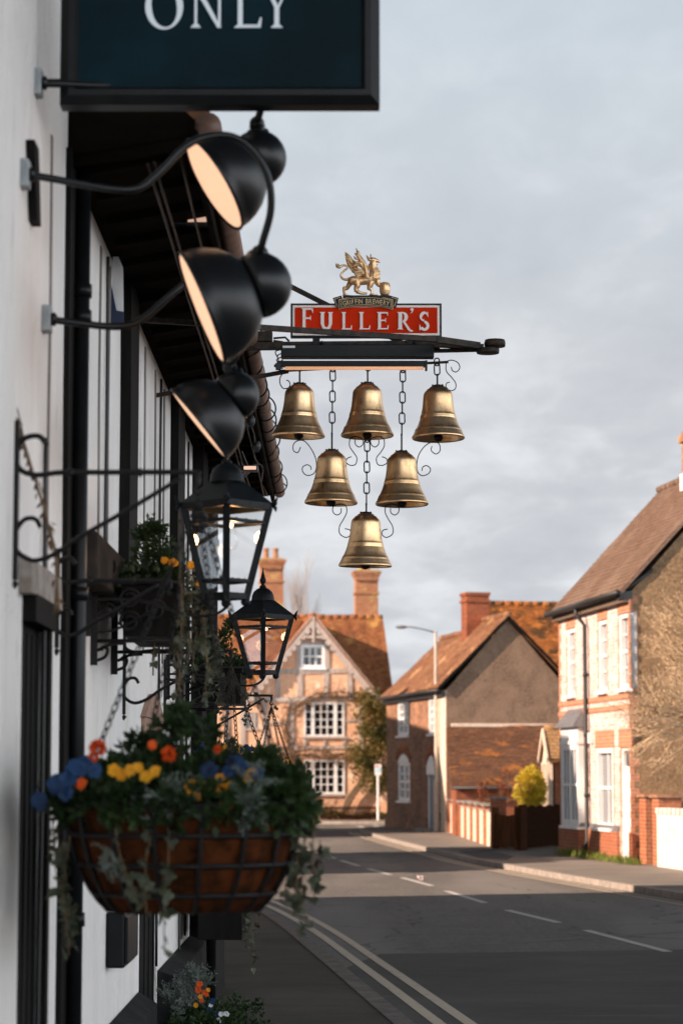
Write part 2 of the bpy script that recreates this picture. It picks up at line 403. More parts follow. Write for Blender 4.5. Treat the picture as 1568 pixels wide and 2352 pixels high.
def ridge(mb, p, q, r=.09, seed=0):
    p, q = Vector(p), Vector(q); n = max(2, int((q - p).length / .35))
    for i in range(n):
        a = p.lerp(q, i / n); b = p.lerp(q, (i + .985) / n)
        w = Vector((0, 0, noise.noise(Vector((i * .7, seed, 2))) * .03))
        mb.tube([a + w, b + w], [r * 1.0, r * .93], 8, True)
def scroll(c, r0, r1, a0, a1, n=22):
    """planar spiral in (x, z): centre c, radius r0 -> r1, angle a0 -> a1 in degrees"""
    return [(c[0] + (r0 + (r1 - r0) * i / n) * math.cos(R(a0 + (a1 - a0) * i / n)), c[1] + (r0 + (r1 - r0) * i / n) * math.sin(R(a0 + (a1 - a0) * i / n))) for i in range(n + 1)]
def smooth_path(pts, k=6):
    pts = [Vector(p) for p in pts]; P = [pts[0]] + pts + [pts[-1]]; o = []
    for i in range(1, len(P) - 2):
        for j in range(k):
            t = j / k; p0, p1, p2, p3 = P[i - 1:i + 3]
            o.append(.5 * ((2 * p1) + (-p0 + p2) * t + (2 * p0 - 5 * p1 + 4 * p2 - p3) * t * t + (-p0 + 3 * p1 - 3 * p2 + p3) * t ** 3))
    o.append(pts[-1]); return o
def rvec(g=rnd):
    while True:
        v = Vector((g.uniform(-1, 1), g.uniform(-1, 1), g.uniform(-1, 1)))
        if .05 < v.length < 1: return v
def leaf(mb, p, d, ln, wd, up=None):
    p = Vector(p); d = Vector(d).normalized(); up = up or rvec(); a = d.cross(up)
    if a.length < 1e-4: a = d.orthogonal()
    a.normalize(); n = a.cross(d)
    mb.add([p, p + d * ln * .45 + a * wd * .5 + n * ln * .08, p + d * ln, p + d * ln * .45 - a * wd * .5 + n * ln * .08], [(0, 1, 2, 3)], False)
def ivyleaf(mb, p, d, s):
    p = Vector(p); d = Vector(d).normalized(); a = d.cross(rvec())
    if a.length < 1e-4: a = d.orthogonal()
    a.normalize(); n = a.cross(d)
    pts = [(0, 0), (.35, -.1), (.55, .35), (.3, .45), (0, 1), (-.3, .45), (-.55, .35), (-.35, -.1)]
    mb.add([p + a * x * s + d * y * s + n * (abs(x) * .25 * s) for x, y in pts], [tuple(range(8))], False)
def flower(mb, p, d, r, petals=5):
    p = Vector(p); d = Vector(d).normalized(); a = d.orthogonal().normalized(); b = a.cross(d); ph = rnd.random() * 6
    for k in range(petals):
        an = ph + 2 * math.pi * k / petals; e = a * math.cos(an) + b * math.sin(an); t = a * -math.sin(an) + b * math.cos(an)
        mb.add([p, p + e * r * .55 + t * r * .48 + d * r * .15, p + e * r + t * r * .25 + d * r * .1, p + e * r - t * r * .25 + d * r * .1, p + e * r * .55 - t * r * .48 + d * r * .15], [(0, 1, 2, 3, 4)], False)
def pompon(mb, p, r, n=60):
    for _ in range(n):
        v = rvec().normalized(); leaf(mb, Vector(p) + v * r * .25, v, r * .8, r * .5)
def branchtree(mb, p, d, ln, r, depth, spread=.5, seg=3, up=.15, tips=None, g=rnd, shrink=.72, kids=(2, 3)):
    p = Vector(p); d = Vector(d).normalized(); pts = [p]; rs = [r]; q = p
    for i in range(seg):
        d = (d + rvec(g) * .22 + Vector((0, 0, up * .3))).normalized(); q = q + d * ln / seg; pts.append(q); rs.append(r * (1 - .35 * (i + 1) / seg))
    mb.tube(pts, rs, 5 if r > .02 else 3, False)
    if depth <= 0:
        if tips is not None: tips.append((q, d))
        return
    for k in range(g.randint(*kids)):
        t = g.uniform(.45, 1); i = min(seg - 1, int(t * seg)); b = pts[i].lerp(pts[i + 1], t * seg - i)
        nd = (d + rvec(g) * spread * 1.6 + Vector((0, 0, up))).normalized()
        branchtree(mb, b, nd, ln * g.uniform(shrink - .12, shrink + .08), r * .58, depth - 1, spread, seg, up, tips, g, shrink, kids)
    nd = (d + rvec(g) * spread * .5).normalized()
    branchtree(mb, q, nd, ln * shrink, r * .65, depth - 1, spread, seg, up, tips, g, shrink, kids)
# ------------------------------------------------------------------ ground, road, pavements
def asphalt():
    t = NT('asphalt')
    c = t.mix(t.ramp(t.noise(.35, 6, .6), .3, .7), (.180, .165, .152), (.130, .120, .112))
    c = t.mix(t.ramp(t.noise(16, 6, .9), .50, .62), c, (.28, .26, .24)); c = t.mix(t.ramp(t.noise(23, 5, .9), .54, .64), c, (.06, .055, .05)); c = t.mix(t.ramp(t.noise(31, 4, .85, (1, 1, 1)), .60, .70), c, (.05, .046, .043))
    c = t.mix(t.ramp(t.noise(1.1, 7, .75, (3, .5, 1)), .60, .70), c, (.08, .075, .073))
    c = t.mix(t.ramp(t.noise(.22, 3, .5, (2.2, .25, 1)), .45, .60), c, t.mix(.75, c, (.25, .232, .215)))
    vo = t.n('ShaderNodeTexVoronoi', feature='DISTANCE_TO_EDGE'); vo.inputs['Scale'].default_value = .22; wv = t.n('ShaderNodeVectorMath', operation='ADD'); t.l(t.obj(), wv.inputs[0]); nz = t.n('ShaderNodeTexNoise'); nz.inputs['Scale'].default_value = 1.1; nz.inputs['Detail'].default_value = 6; t.l(t.obj(), nz.inputs['Vector']); t.l(nz.outputs['Color'], wv.inputs[1]); t.l(wv.outputs[0], vo.inputs['Vector'])
    c = t.mix(t.ramp(vo.outputs[0], .0, .006, (.75, .75, .75), (0, 0, 0)), c, (.035, .032, .03))
    b = t.bump(t.noise(60, 5, .85), 1.0, .015); t.bump(t.noise(6, 5, .6), .35, .02, b)
    return t.set(.82, 0, .25, c)
def paving(name, c1, c2, c3):
    t = NT(name)
    c = t.mix(t.ramp(t.noise(.6, 6, .65), .35, .65), c1, c2)
    c = t.mix(t.ramp(t.noise(1.6, 7, .75, (.4, 3, 1)), .56, .70), c, c3)
    c = t.mix(.5, c, t.ramp(t.noise(70, 4, .8), .25, .75, (.55, .55, .55), (1.4, 1.4, 1.4)), 'MULTIPLY')
    b = t.bump(t.noise(70, 5, .7), .6, .008); t.bump(t.noise(3, 5, .6, (.4, 2.5, 1)), .5, .02, b)
    return t.set(.85, 0, .25, c)
M_asph = asphalt()
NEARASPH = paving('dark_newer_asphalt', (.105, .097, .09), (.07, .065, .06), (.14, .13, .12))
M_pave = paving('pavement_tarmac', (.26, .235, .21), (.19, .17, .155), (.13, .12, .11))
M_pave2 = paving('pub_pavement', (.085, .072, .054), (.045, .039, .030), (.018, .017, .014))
M_patch = plain('new_tarmac_patch', (.035, .035, .038), .85, 0, (.05, .05, .05), 5, .5, 70)
M_kerb = plain('concrete_kerb', (.34, .29, .25), .85, 0, (.22, .19, .165), 7, .5, 50)
M_soil = plain('garden_earth', (.07, .075, .035), .95, 0, (.045, .05, .025), 1.5, .6, 8)
def roadpaint(name, c):
    t = NT(name); col = t.mix(t.ramp(t.noise(5, 8, .8), .58, .68), c, (.10, .095, .09))
    col = t.mix(t.ramp(t.noise(40, 3, .8), .62, .7), col, (.12, .11, .10)); return t.set(.75, 0, .25, col)
M_paint = roadpaint('white_road_paint', (.58, .55, .52)); M_yel = roadpaint('faded_yellow_road_paint', (.60, .50, .38))

def sheet(name, poly, z, mat, kind='structure', side=0):
    mb = MB(); n = len(poly); mb.add([(x, y, z) for x, y in poly], [tuple(range(n))], False)
    o = mb.build(name, mat); o['kind'] = kind; return o
g = MB(); g.add([(-900, -60, -.16), (900, -60, -.16), (900, 2500, -.16), (-900, 2500, -.16)], [(0, 1, 2, 3)], False)
tag(g.build('ground', M_soil), kind='structure')

KR = [(13.2, -14), (10.7, 0), (7.85, 20), (5.85, 32), (4.94, 37.6), (4.14, 42.6), (3.63, 46), (2.73, 52.7), (2.28, 58), (1.46, 67.6), (.85, 76), (.62, 80.5)]
KR = [(p.x, p.y) for p in smooth_path([(x, y, 0) for x, y in KR], 5)]
KRc = [(.62, 82.5), (.95, 84.3), (1.8, 85.6), (4, 86.6), (30, 90)]
KL = [(3.0, -14), (2.2, 0), (1.38, 8.5), (.54, 17.1), (-.12, 24), (-.79, 30.6), (-1.62, 36.5), (-2.9, 43), (-4.3, 50), (-6.4, 58), (-9.4, 68), (-14, 80), (-21, 92), (-30, 102)]
KL = [(p.x, p.y) for p in smooth_path([(x, y, 0) for x, y in KL], 5)]
sheet('road', [(-60, -50), (60, -50), (60, 140), (-60, 140)], -.1, M_asph)
def block(name, poly, mat, z=0.0):
    mb = MB(); n = len(poly); mb.add([(x, y, z) for x, y in poly] + [(x, y, -.13) for x, y in poly], [tuple(range(n))] + [(i, i + n, (i + 1) % n + n, (i + 1) % n) for i in range(n)], False)
    return tag(mb.build(name, mat), kind='structure')
def offset(pl, d):
    o = []
    for i, p in enumerate(pl):
        a = pl[max(i - 1, 0)]; b = pl[min(i + 1, len(pl) - 1)]; v = Vector((b[0] - a[0], b[1] - a[1])).normalized(); o.append((p[0] + v.y * d, p[1] - v.x * d))
    return o
KRa = KR + KRc
block('pavement', KRa + [(60, 90), (60, -14)], M_pave)
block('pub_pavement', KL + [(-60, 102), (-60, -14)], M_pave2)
FAR = [(-60, 99), (-6, 96.2), (-2.2, 95.2), (0, 94.3), (2.6, 94.0), (5, 94.8), (60, 100)]
block('far_pavement', FAR + [(60, 175), (-60, 175)], M_pave)
def strip(name, pl, d0, d1, z0, z1, mat, lo=None, gap=None, grp=None):
    a = offset(pl, d0); b = offset(pl, d1); mb = MB()
    for i in range(len(pl) - 1):
        if gap and gap(pl[i]): continue
        vs = [(*a[i], z1), (*a[i + 1], z1), (*b[i + 1], z1), (*b[i], z1)]
        mb.add(vs, [(0, 1, 2, 3)], False)
        if z0 < z1:
            mb.add([(*a[i], z0), (*a[i + 1], z0), (*a[i + 1], z1), (*a[i], z1)], [(0, 1, 2, 3)], False); mb.add([(*b[i], z0), (*b[i + 1], z0), (*b[i + 1], z1), (*b[i], z1)], [(3, 2, 1, 0)], False)
    return tag(mb.build(name, mat), kind='structure')
def resample(pl, step):
    o = [pl[0]]; acc = 0
    for i in range(len(pl) - 1):
        a = Vector(pl[i]); b = Vector(pl[i + 1]); n = max(1, int((b - a).length / step))
        o += [tuple(a.lerp(b, (k + 1) / n)) for k in range(n)]
    return o
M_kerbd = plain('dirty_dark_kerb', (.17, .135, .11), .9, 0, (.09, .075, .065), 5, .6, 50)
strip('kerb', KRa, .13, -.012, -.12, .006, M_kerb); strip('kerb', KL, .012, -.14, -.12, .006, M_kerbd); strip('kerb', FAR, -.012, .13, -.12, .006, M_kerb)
ds = lambda a, b: [p for p in resample(KL, .9) if a < p[1] < b]
for k, (d0, d1) in enumerate(((.27, .37), (.50, .60))):
    strip('road_marking', ds(-5, 70), d0, d1, 0, -.096, M_yel)
for d0, d1 in ((-.42, -.33), (-.22, -.13)):
    strip('road_marking', resample(KR, .9), d0, d1, 0, -.096, M_yel)
CL = [(8.6, -8), (3.45, 25.9), (2.94, 29.5), (2.75, 31), (2.29, 33.9), (2.1, 35.8), (1.69, 39.5), (1.53, 41.3), (1.1, 44.7), (.92, 45.9), (.54, 48.9), (.36, 50.4), (-.02, 53.8), (-.14, 54.9), (-.46, 58), (-.78, 60.4), (-1.02, 62.6)]
def dash(p, q, wd=.11, mat=None):
    p, q = Vector((*p, -.096)), Vector((*q, -.096)); a = (q - p).normalized().cross(Vector((0, 0, 1))) * wd / 2
    mb = MB(); mb.quad(p - a, p + a, q + a, q - a); tag(mb.build('road_marking', mat or M_paint), kind='structure')
for i in range(1, len(CL) - 1, 2): dash(CL[i], CL[i + 1])
dash((4.6, 17.5), (4.1, 21.5)); dash((-1.5, 65.5), (-1.9, 67.5)); dash((-2.4, 70), (-2.9, 72))
for p, q in (((868, 1893), (838, 1888)), ((838, 1888), (800, 1887)), ((895, 1905), (858, 1897)), ((855, 1906), (822, 1898)), ((780, 1890), (745, 1888))):
    a = on_ground(*p, -.1); b = on_ground(*q, -.1); dash((a.x, a.y), (b.x, b.y), .22)
# newly surfaced patch and the seams in the pavement
pt = [on_ground(*p) for p in ((1050, 1955), (1118, 1953), (1180, 1968), (1165, 1976), (1100, 1973))]
tag(MB().add([(p.x, p.y, .004) for p in pt], [(0, 1, 2, 3, 4)], False).build('tarmac_patch', M_patch), kind='structure')
def roadpatch(nm, pts, mat, z=-.0965):
    q = [on_ground(*p, -.1) for p in pts]; tag(MB().add([(v.x, v.y, z) for v in q], [tuple(range(len(q)))], False).build(nm, mat), kind='structure')
M_oldpatch = plain('pale_worn_tarmac', (.17, .155, .14), .85, 0, (.12, .11, .10), 5, .6, 70); M_darkseam = plain('tar_seam', (.03, .028, .027), .6, 0, (.06, .055, .05), 9, .4, 60)
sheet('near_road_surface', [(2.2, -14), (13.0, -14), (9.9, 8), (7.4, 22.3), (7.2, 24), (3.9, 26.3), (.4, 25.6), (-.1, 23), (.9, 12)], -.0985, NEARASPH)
roadpatch('road_patch', ((905, 2180), (1568, 2141), (1700, 2136), (1700, 2139), (1568, 2144), (905, 2184)), M_oldpatch, -.0970)
roadpatch('road_patch', ((690, 1975), (1180, 1990), (1180, 1993), (690, 1978)), M_oldpatch, -.0974)
# ------------------------------------------------------------------ frames for the facades
class Frame:
    def __init__(s, o, d):
        s.o = Vector((o[0], o[1], 0)); s.x = Vector((d[0], d[1], 0)).normalized(); s.y = Vector((-s.x.y, s.x.x, 0)); s.rz = math.atan2(s.x.y, s.x.x)
    def uz(s, px, py, y=0.0):
        d = ray(px, py); c = Vector((0, 0, EYE)); t = ((s.o + s.y * y - c).dot(s.y)) / d.dot(s.y); p = c + d * t
        return ((p - s.o).dot(s.x), p.z)
    def world(s, u, y, z): return s.o + s.x * u + s.y * y + Vector((0, 0, z))
def rect(fr, x0, y0, x1, y1, y=0.0):
    """pixel box -> (u0,u1,z0,z1) on the facade plane"""
    xm = (x0 + x1) / 2; ym = (y0 + y1) / 2
    u0 = fr.uz(x0, ym, y)[0]; u1 = fr.uz(x1, ym, y)[0]; z1 = fr.uz(xm, y0, y)[1]; z0 = fr.uz(xm, y1, y)[1]
    return (min(u0, u1), max(u0, u1), z0, z1)

# brick and tile materials
M_pinkbrick = bricks('pale_grey_pink_brick', (.76, .63, .60), (.44, .34, .32), (.68, .60, .56), patch=(.42, .33, .31), pscale=.8)
M_redbrick = bricks('orange_red_brick', (.42, .13, .05), (.33, .09, .035), (.36, .24, .17), patch=(.25, .08, .04))
M_trim = bricks('soft_orange_brick', (.50, .21, .11), (.42, .16, .08), (.42, .30, .23))
M_darkbrick = bricks('weathered_brown_brick', (.42, .19, .10), (.18, .08, .045), (.34, .24, .17), patch=(.10, .06, .045), patch2=(.30, .15, .09))
M_tudorbrick = bricks('warm_infill_brick', (.88, .50, .31), (.76, .40, .23), (.76, .58, .44), patch=(.66, .34, .19), patch2=(.88, .66, .50))
M_chimbrick = bricks('chimney_brick', (.46, .20, .09), (.33, .12, .055), (.36, .24, .16), patch=(.22, .09, .05), patch2=(.40, .28, .10))
M_stack = bricks('dark_red_chimney_brick', (.34, .085, .03), (.22, .055, .022), (.22, .12, .08), patch=(.12, .05, .03))
M_tile_t = bricks('orange_clay_tiles', (.38, .16, .065), (.26, .095, .038), (.13, .055, .025), .17, .075, .006, 'xz', patch=(.16, .06, .03), patch2=(.46, .25, .08), bump=.8, pscale=.55)
M_tile_m = bricks('brown_clay_tiles', (.33, .165, .085), (.22, .10, .055), (.10, .05, .03), .17, .075, .006, 'xz', patch=(.13, .065, .04), patch2=(.42, .25, .13), bump=.8, pscale=.7)
M_tile_moss = bricks('mossy_orange_tiles', (.42, .15, .035), (.24, .08, .02), (.06, .035, .018), .17, .085, .007, 'xz', patch=(.045, .030, .016), patch2=(.50, .19, .04), bump=.9, pscale=1.5, mix2=.85)
M_tile_lean = bricks('lean_to_tiles', (.30, .13, .06), (.21, .085, .04), (.08, .04, .025), .17, .07, .006, 'xz', patch=(.11, .06, .04), patch2=(.50, .17, .03), bump=.8, pscale=.8)
M_slate = bricks('brown_slate', (.19, .12, .085), (.145, .09, .065), (.07, .045, .035), .25, .12, .005, 'xz', patch=(.23, .165, .125), patch2=(.13, .085, .055), bump=.6, pscale=.5)
M_porchtile = bricks('yellow_brown_tiles', (.46, .29, .14), (.36, .21, .10), (.16, .09, .05), .17, .09, .007, 'xz', bump=.8)
M_stucco = None
def roughcast(name, c1, c2, c3):
    t = NT(name); c = t.mix(t.ramp(t.noise(1.2, 6, .65, dist=.5), .42, .58), c1, c2); c = t.mix(t.ramp(t.noise(22, 5, .75), .42, .62), c, c3)
    b = t.bump(t.noise(30, 6, .8), 1.0, .03); t.bump(t.noise(4, 4, .6), .25, .03, b); return t.set(.95, 0, .1, c)
M_stucco = roughcast('brown_roughcast', (.19, .125, .09), (.095, .062, .045), (.31, .215, .15))
M_pebble = roughcast('pebbledash', (.22, .14, .08), (.14, .09, .055), (.36, .24, .14))
M_orangepost = plain('orange_stained_timber', (.55, .22, .05), .6, 0, (.42, .15, .035), 6, .3, 40)
M_fence = plain('dark_brown_fence_boards', (.12, .048, .020), .9, 0, (.06, .026, .012), 10, .5, 40, .05, sc=(1, 1, .15))
M_fenceblk = plain('black_stained_pickets', (.020, .008, .004), .9, 0, (.035, .015, .008), 10, .4, 40, .03)
M_whitewall = plain('white_painted_wall', (.66, .62, .58), .8, 0, (.54, .50, .46), 5, .5, 22)
M_bluedoor = plain('slate_blue_door', (.035, .07, .12), .4, 0, (.03, .055, .10), 5)
M_pale = plain('pale_galvanised_post', (.48, .42, .36), .6, .1, (.38, .33, .28), 8, .2)

# ================================================================== right: pair of Victorian cottages
pf = on_ground(1288, 1961); pn = on_ground(1451, 1984)
RH = Frame((pf.x, pf.y), (pn.x - pf.x, pn.y - pf.y)); RL = (pn - pf).length
rh = thing('brick_cottage', 'pale pink brick cottages with orange brick trim and brown slate roof, farthest right', 'house', RH.o, RH.rz)
EZ = RH.uz(1449, 1366)[1]; EZ0 = RH.uz(1288, 1409)[1]
wins_u = [rect(RH, 1302, 1444, 1320, 1598), rect(RH, 1374, 1424, 1394, 1588), rect(RH, 1421, 1409, 1445, 1582)]
win_l = rect(RH, 1371, 1719, 1409, 1902)
d1 = rect(RH, 1331, 1718, 1351, 1957); d2 = rect(RH, 1426, 1717, 1449, 1978); d1 = (*d1[:2], .02, d1[3]); d2 = (*d2[:2], .02, d2[3])
zt = (EZ + EZ0) / 2
mb = MB(); hole_wall(mb, 0, RL, 0, zt, wins_u + [win_l, d1, d2], .16)
dep = 4.9
mb.quad((0, dep, 0), (0, 0, 0), (0, 0, zt), (0, dep, zt)); mb.quad((RL, dep, 0), (0, dep, 0), (0, dep, zt), (RL, dep, zt))
wl = mb.build('wall', M_pinkbrick, rh)
rz_ = zt + 2.82
mb = MB(); mb.add([(0, 0, zt), (0, dep, zt), (0, dep / 2, rz_ - .08)], [(0, 1, 2)], False); mb.build('gable_wall', M_pinkbrick, rh)
mb = MB(); mb.add([(RL, 0, 0), (RL, dep, 0), (RL, dep, zt), (RL, dep / 2, rz_ - .08), (RL, 0, zt)], [(0, 1, 2, 3, 4)], False)
mb.build('side_wall', M_pebble, rh)['label'] = 'rough pebbledashed side wall'
mb = MB(); ov = .22
tiles(mb, (-.12, -ov, zt + .02), (RL + .10, -ov, zt + .02), (RL + .10, dep / 2, rz_ + .1), (-.12, dep / 2, rz_ + .1), .13, .016, 30, .008, seed=3)
tiles(mb, (RL + .10, dep + ov, zt + .02), (-.12, dep + ov, zt + .02), (-.12, dep / 2, rz_ + .1), (RL + .10, dep / 2, rz_ + .1), .13, .016, 14, .008, seed=4)
ridge(mb, (-.12, dep / 2, rz_ + .13), (RL + .1, dep / 2, rz_ + .13), .09)
mb.build('roof', M_slate, rh)
mb = MB(); mb.box(-.1, RL + .06, -.14, -.01, zt - .16, zt - .02); mb.build('fascia', M_oak, rh)
mb = MB(); mb.tube([(-.15, -.26, zt + .0), (RL + .12, -.26, zt + .02)], .065, 8)
mb.tube([(RL + .02, -.2, zt - .02), (RL + .02, .5, zt + .52)], .05, 6); mb.box(RL - .25, RL + .08, -.2, .06, zt - .1, zt + .06)
mb.build('gutter', M_cable, rh)
# chimney on the ridge
cu = RH.uz(1558, 1100, dep / 2 - .38)[0] + 1.06
mb = MB(); mb.box(cu - 1.0, cu + .9, dep / 2 - .32, dep / 2 + .32, rz_ - .6, rz_ + 1.05); mb.box(cu - 1.06, cu + .96, dep / 2 - .38, dep / 2 + .38, rz_ + .8, rz_ + .95)
ch = mb.build('chimney', M_chimbrick, rh); MB().box(cu - 1.04, cu + .94, dep / 2 - .36, dep / 2 + .36, rz_ - .5, rz_ + .10).build('flashing', M_paintw, ch)
for k in range(3): MB().lathe([(.1, 0), (.12, .05), (.1, .1), (.09, .45), (.11, .5), (.1, .5)], (cu - .65 + k * .55, dep / 2, rz_ + 1.05), seg=14).build('chimney_pot', M_redbrick, ch)
# red brick trim
mb = MB()
for (a, b, c, d) in wins_u:
    mb.box(a - .06, b + .06, -.012, .02, d, d + .42)
    for z in range(int((d - c) / .15)):
        e = .03 if z % 2 else .07; zz = c + z * .15
        mb.box(a - e, a - .001, -.006, .02, zz, zz + .15); mb.box(b + .001, b + e, -.006, .02, zz, zz + .15)
for (a, b, c, d) in (win_l, d1, d2):
    mb.box(a - .1, b + .1, -.012, .02, d, d + .38)
    for z in range(int((d - c) / .15)):
        e = .03 if z % 2 else .07; zz = c + z * .15
        mb.box(a - e, a - .001, -.006, .02, zz, zz + .15); mb.box(b + .001, min(b + e, RL), -.006, .02, zz, zz + .15)
for k in range(int(zt / .15)):
    e = .11 if k % 2 else .22; mb.box(-.005, e, -.008, .02, k * .15, k * .15 + .15); mb.box(RL - e * .4, RL + .006, -.008, .3 - e, k * .15, k * .15 + .15)
for py in (1619, 1641):
    z = RH.uz(1288, py)[1]; mb.box(-.01, RL + .01, -.03, .01, z - .055, z + .055)
mb.build('brick_trim', M_trim, rh)['label'] = 'orange-red brick window heads, quoins and string courses'
for i, h in enumerate(wins_u): window(rh, *h, 2, 4, .10, .09, .025, sash=True, proud=.03, pane=M_blind)
window(rh, *win_l, 2, 2, .08, .10, .03, sash=True, proud=.04, pane=M_blind)
def door(parent, h, mat, y=.10, panel=True, label=None, fan=True):
    a, b, c, d = h; mb = MB(); t = .07
    mb.box(a, a + t, y - .06, y + .05, c, d); mb.box(b - t, b, y - .06, y + .05, c, d); mb.box(a + t, b - t, y - .058, y + .05, d - t, d)
    fz = d - t - .32
    fr = mb.build('door_frame', M_paintw, parent)
    mb = MB(); mb.box(a + t, b - t, y - .02, y + .03, c, fz)
    for zz in ((c + .15, c + .75), (c + .95, fz - .15)): mb.box(a + t + .08, (a + b) / 2 - .04, y - .03, y - .021, *zz); mb.box((a + b) / 2 + .04, b - t - .08, y - .03, y - .021, *zz)
    o = mb.build('door', mat, parent)
    if label: o['label'] = label
    MB().ball((b - t - .06, y - .04, c + 1.0), .03, 8, 6).build('handle', M_gold, o)
    MB().box(a + t, b - t, y, y + .02, fz + .03, d - t).build('fanlight', M_pane, fr)
door(rh, d1, M_paintw, .1, label='white front door by the bay window'); door(rh, d2, M_paintw, .1, label='white front door nearest the corner')
# plinth
zp = .62; mb = MB(); mb.box(d1[1] + .14, d2[0] - .12, -.07, -.002, 0, zp)
mb.box(.03, d1[0] - .12, -.06, -.002, 0, zp); mb.box(d2[1] + .02, RL + .06, -.07, -.002, 0, zp)
mb.build('plinth', M_redbrick, rh)
mb = MB(); mb.prism([(d1[1] + .12, -.075, zp), (d1[1] + .12, -.002, zp), (d1[1] + .12, -.002, zp + .12)], (d2[0] - d1[1] - .24, 0, 0)); mb.build('plinth_cap', M_lead, rh)
# bay window
by = -.16; bu0, bu1 = RH.uz(1288, 1780, by)[0], RH.uz(1327, 1780, by)[0]
zb0 = RH.uz(1300, 1897, by)[1]; zb1 = RH.uz(1300, 1672, by)[1]; zb2 = RH.uz(1300, 1645, by / 2)[1]
mb = MB(); mb.box(bu0, bu1, by, -.002, 0, .62); bayb = mb.build('bay_base', M_redbrick, rh)
mb = MB(); mb.box(bu0 + .03, bu1 - .03, by + .02, -.002, .74, zb0 - .05); mb.build('bay_wall', M_pinkbrick, bayb)
mb = MB(); mb.prism([(bu0 - .01, by - .02, .62), (bu0 - .01, -.002, .62), (bu0 - .01, -.002, .74), (bu0 - .01, by + .05, .74)], (bu1 - bu0 + .02, 0, 0)); mb.build('bay_cap', M_lead, bayb)
mb = MB(); zf = zb0 + (zb1 - zb0) * .80
hole_wall(mb, bu0, bu1, zb0, zb1, [(bu0 + .12, (bu0 + bu1) / 2 - .05, zb0 + .08, zf), ((bu0 + bu1) / 2 + .05, bu1 - .12, zb0 + .08, zf)], .06, by)
mb.quad((bu1, -.002, zb0), (bu1, by, zb0), (bu1, by, zb1), (bu1, -.002, zb1)); mb.quad((bu0, by, zb0), (bu0, -.002, zb0), (bu0, -.002, zb1), (bu0, by, zb1))
mb.box(bu0 - .04, bu1 + .04, by - .05, -.003, zb0 - .06, zb0 - .001); mb.box(bu0 - .03, bu1 + .03, by - .035, -.003, zf + .06, zf + .13)
bw = mb.build('bay_window', M_paintw, rh)
for a, b in ((bu0 + .12, (bu0 + bu1) / 2 - .05), ((bu0 + bu1) / 2 + .05, bu1 - .12)):
    mb = MB(); z0_, z1_ = zb0 + .08, zf; zm = (z0_ + z1_) / 2; y = by + .03
    for x in (a + .02, b - .02): mb.box(x - .02, x + .02, y - .02, y + .02, z0_, z1_)
    for zz in (z0_ + .03, zm, z1_ - .03): mb.box(a + .04, b - .04, y - .025, y + .018, zz - .03, zz + .03)
    mb.box((a + b) / 2 - .01, (a + b) / 2 + .01, y - .018, y + .018, z0_ + .06, z1_ - .06)
    mb.build('sash', M_paintw, bw); MB().box(a + .04, b - .04, y + .02, y + .03, z0_, z1_).build('pane', M_blind, bw)
mb = MB(); a = .16
mb.add([(bu0 - .12, by - .14, zb1), (bu1 + .12, by - .14, zb1), (bu1 + .12, 0, zb1), (bu0 - .12, 0, zb1), (bu0 + .12, -.01, zb2 + .14), (bu1 - .1, -.01, zb2 + .14)], [(0, 1, 5, 4), (1, 2, 5), (3, 0, 4), (0, 3, 2, 1)], False)
mb.build('bay_roof', M_lead, rh)
# downpipe between the houses
du = RH.uz(1355, 1800)[0]; mb = MB()
mb.tube([(du - .12, -.26, zt - .04), (du - .12, -.24, zt - .18), (du, -.09, zt - .42), (du, -.08, .35), (du + .0, -.2, .12)], .048, 10)
for z in (1.3, 2.6, 3.9): mb.tube([(du, -.08, z), (du, -.08, z + .07)], .062, 10)
mb.build('downpipe', M_cable, rh)
mb = MB(); mb.box(du + .22, du + .34, -.10, -.01, 2.45, 2.68); mb.build('alarm_box', M_paintw, rh)

# grass along the foot of the cottages
mb = MB()
for i in range(1500):
    u = rnd.uniform(.1, RL + 1.1); y = -abs(rnd.gauss(0, .16)) - .08; c = .5 + .5 * noise.noise(Vector((u * 2.1, 0, 5)))
    if rnd.random() > c * 1.6 or u < .8: continue
    p = RH.world(u, y, 0); leaf(mb, p, Vector((rnd.uniform(-.5, .5), rnd.uniform(-.5, .5), 1)), rnd.uniform(.08, .26) * c * 1.6, .02)
tag(mb.build('grass_tufts', M_grass), 'bright green grass tufts growing along the foot of the brick cottages', 'grass', kind='stuff')

# brick pillars and white wall carrying on along the same line
for i, (u0, yy, lab) in enumerate(((RL + .06, .15, 'red brick gate pillar with flat cap touching the corner of the brick cottage'), (RL + 1.05, .15, 'red brick gate pillar with flat cap beside the white garden wall'))):
    u1 = u0 + .5; p = thing('gate_pillar', lab, 'pillar', RH.world(u0, yy, 0), RH.rz, 'brick gate pillars')
    MB().box(0, .5, 0, .45, 0, 1.32).build('brickwork', M_redbrick, p)
    MB().box(-.05, .55, -.05, .5, 1.32, 1.39).build('cap', M_darkbrick, p, bevel=.008)
ww = thing('white_garden_wall', 'white painted garden wall with small battlements along the top at the right edge', 'wall', RH.world(RL + 1.85, .02, 0), RH.rz)
mb = MB(); mb.box(0, 9, 0, .22, 0, 1.02)
MBc = MB()
for k in range(30): MBc.box(.02 + k * .3, .02 + k * .3 + .18, -.03, .25, 1.02, 1.14)
mb.build('wall_face', M_whitewall, ww, bevel=.01); MBc.build('coping', M_whitewall, ww, bevel=.01)

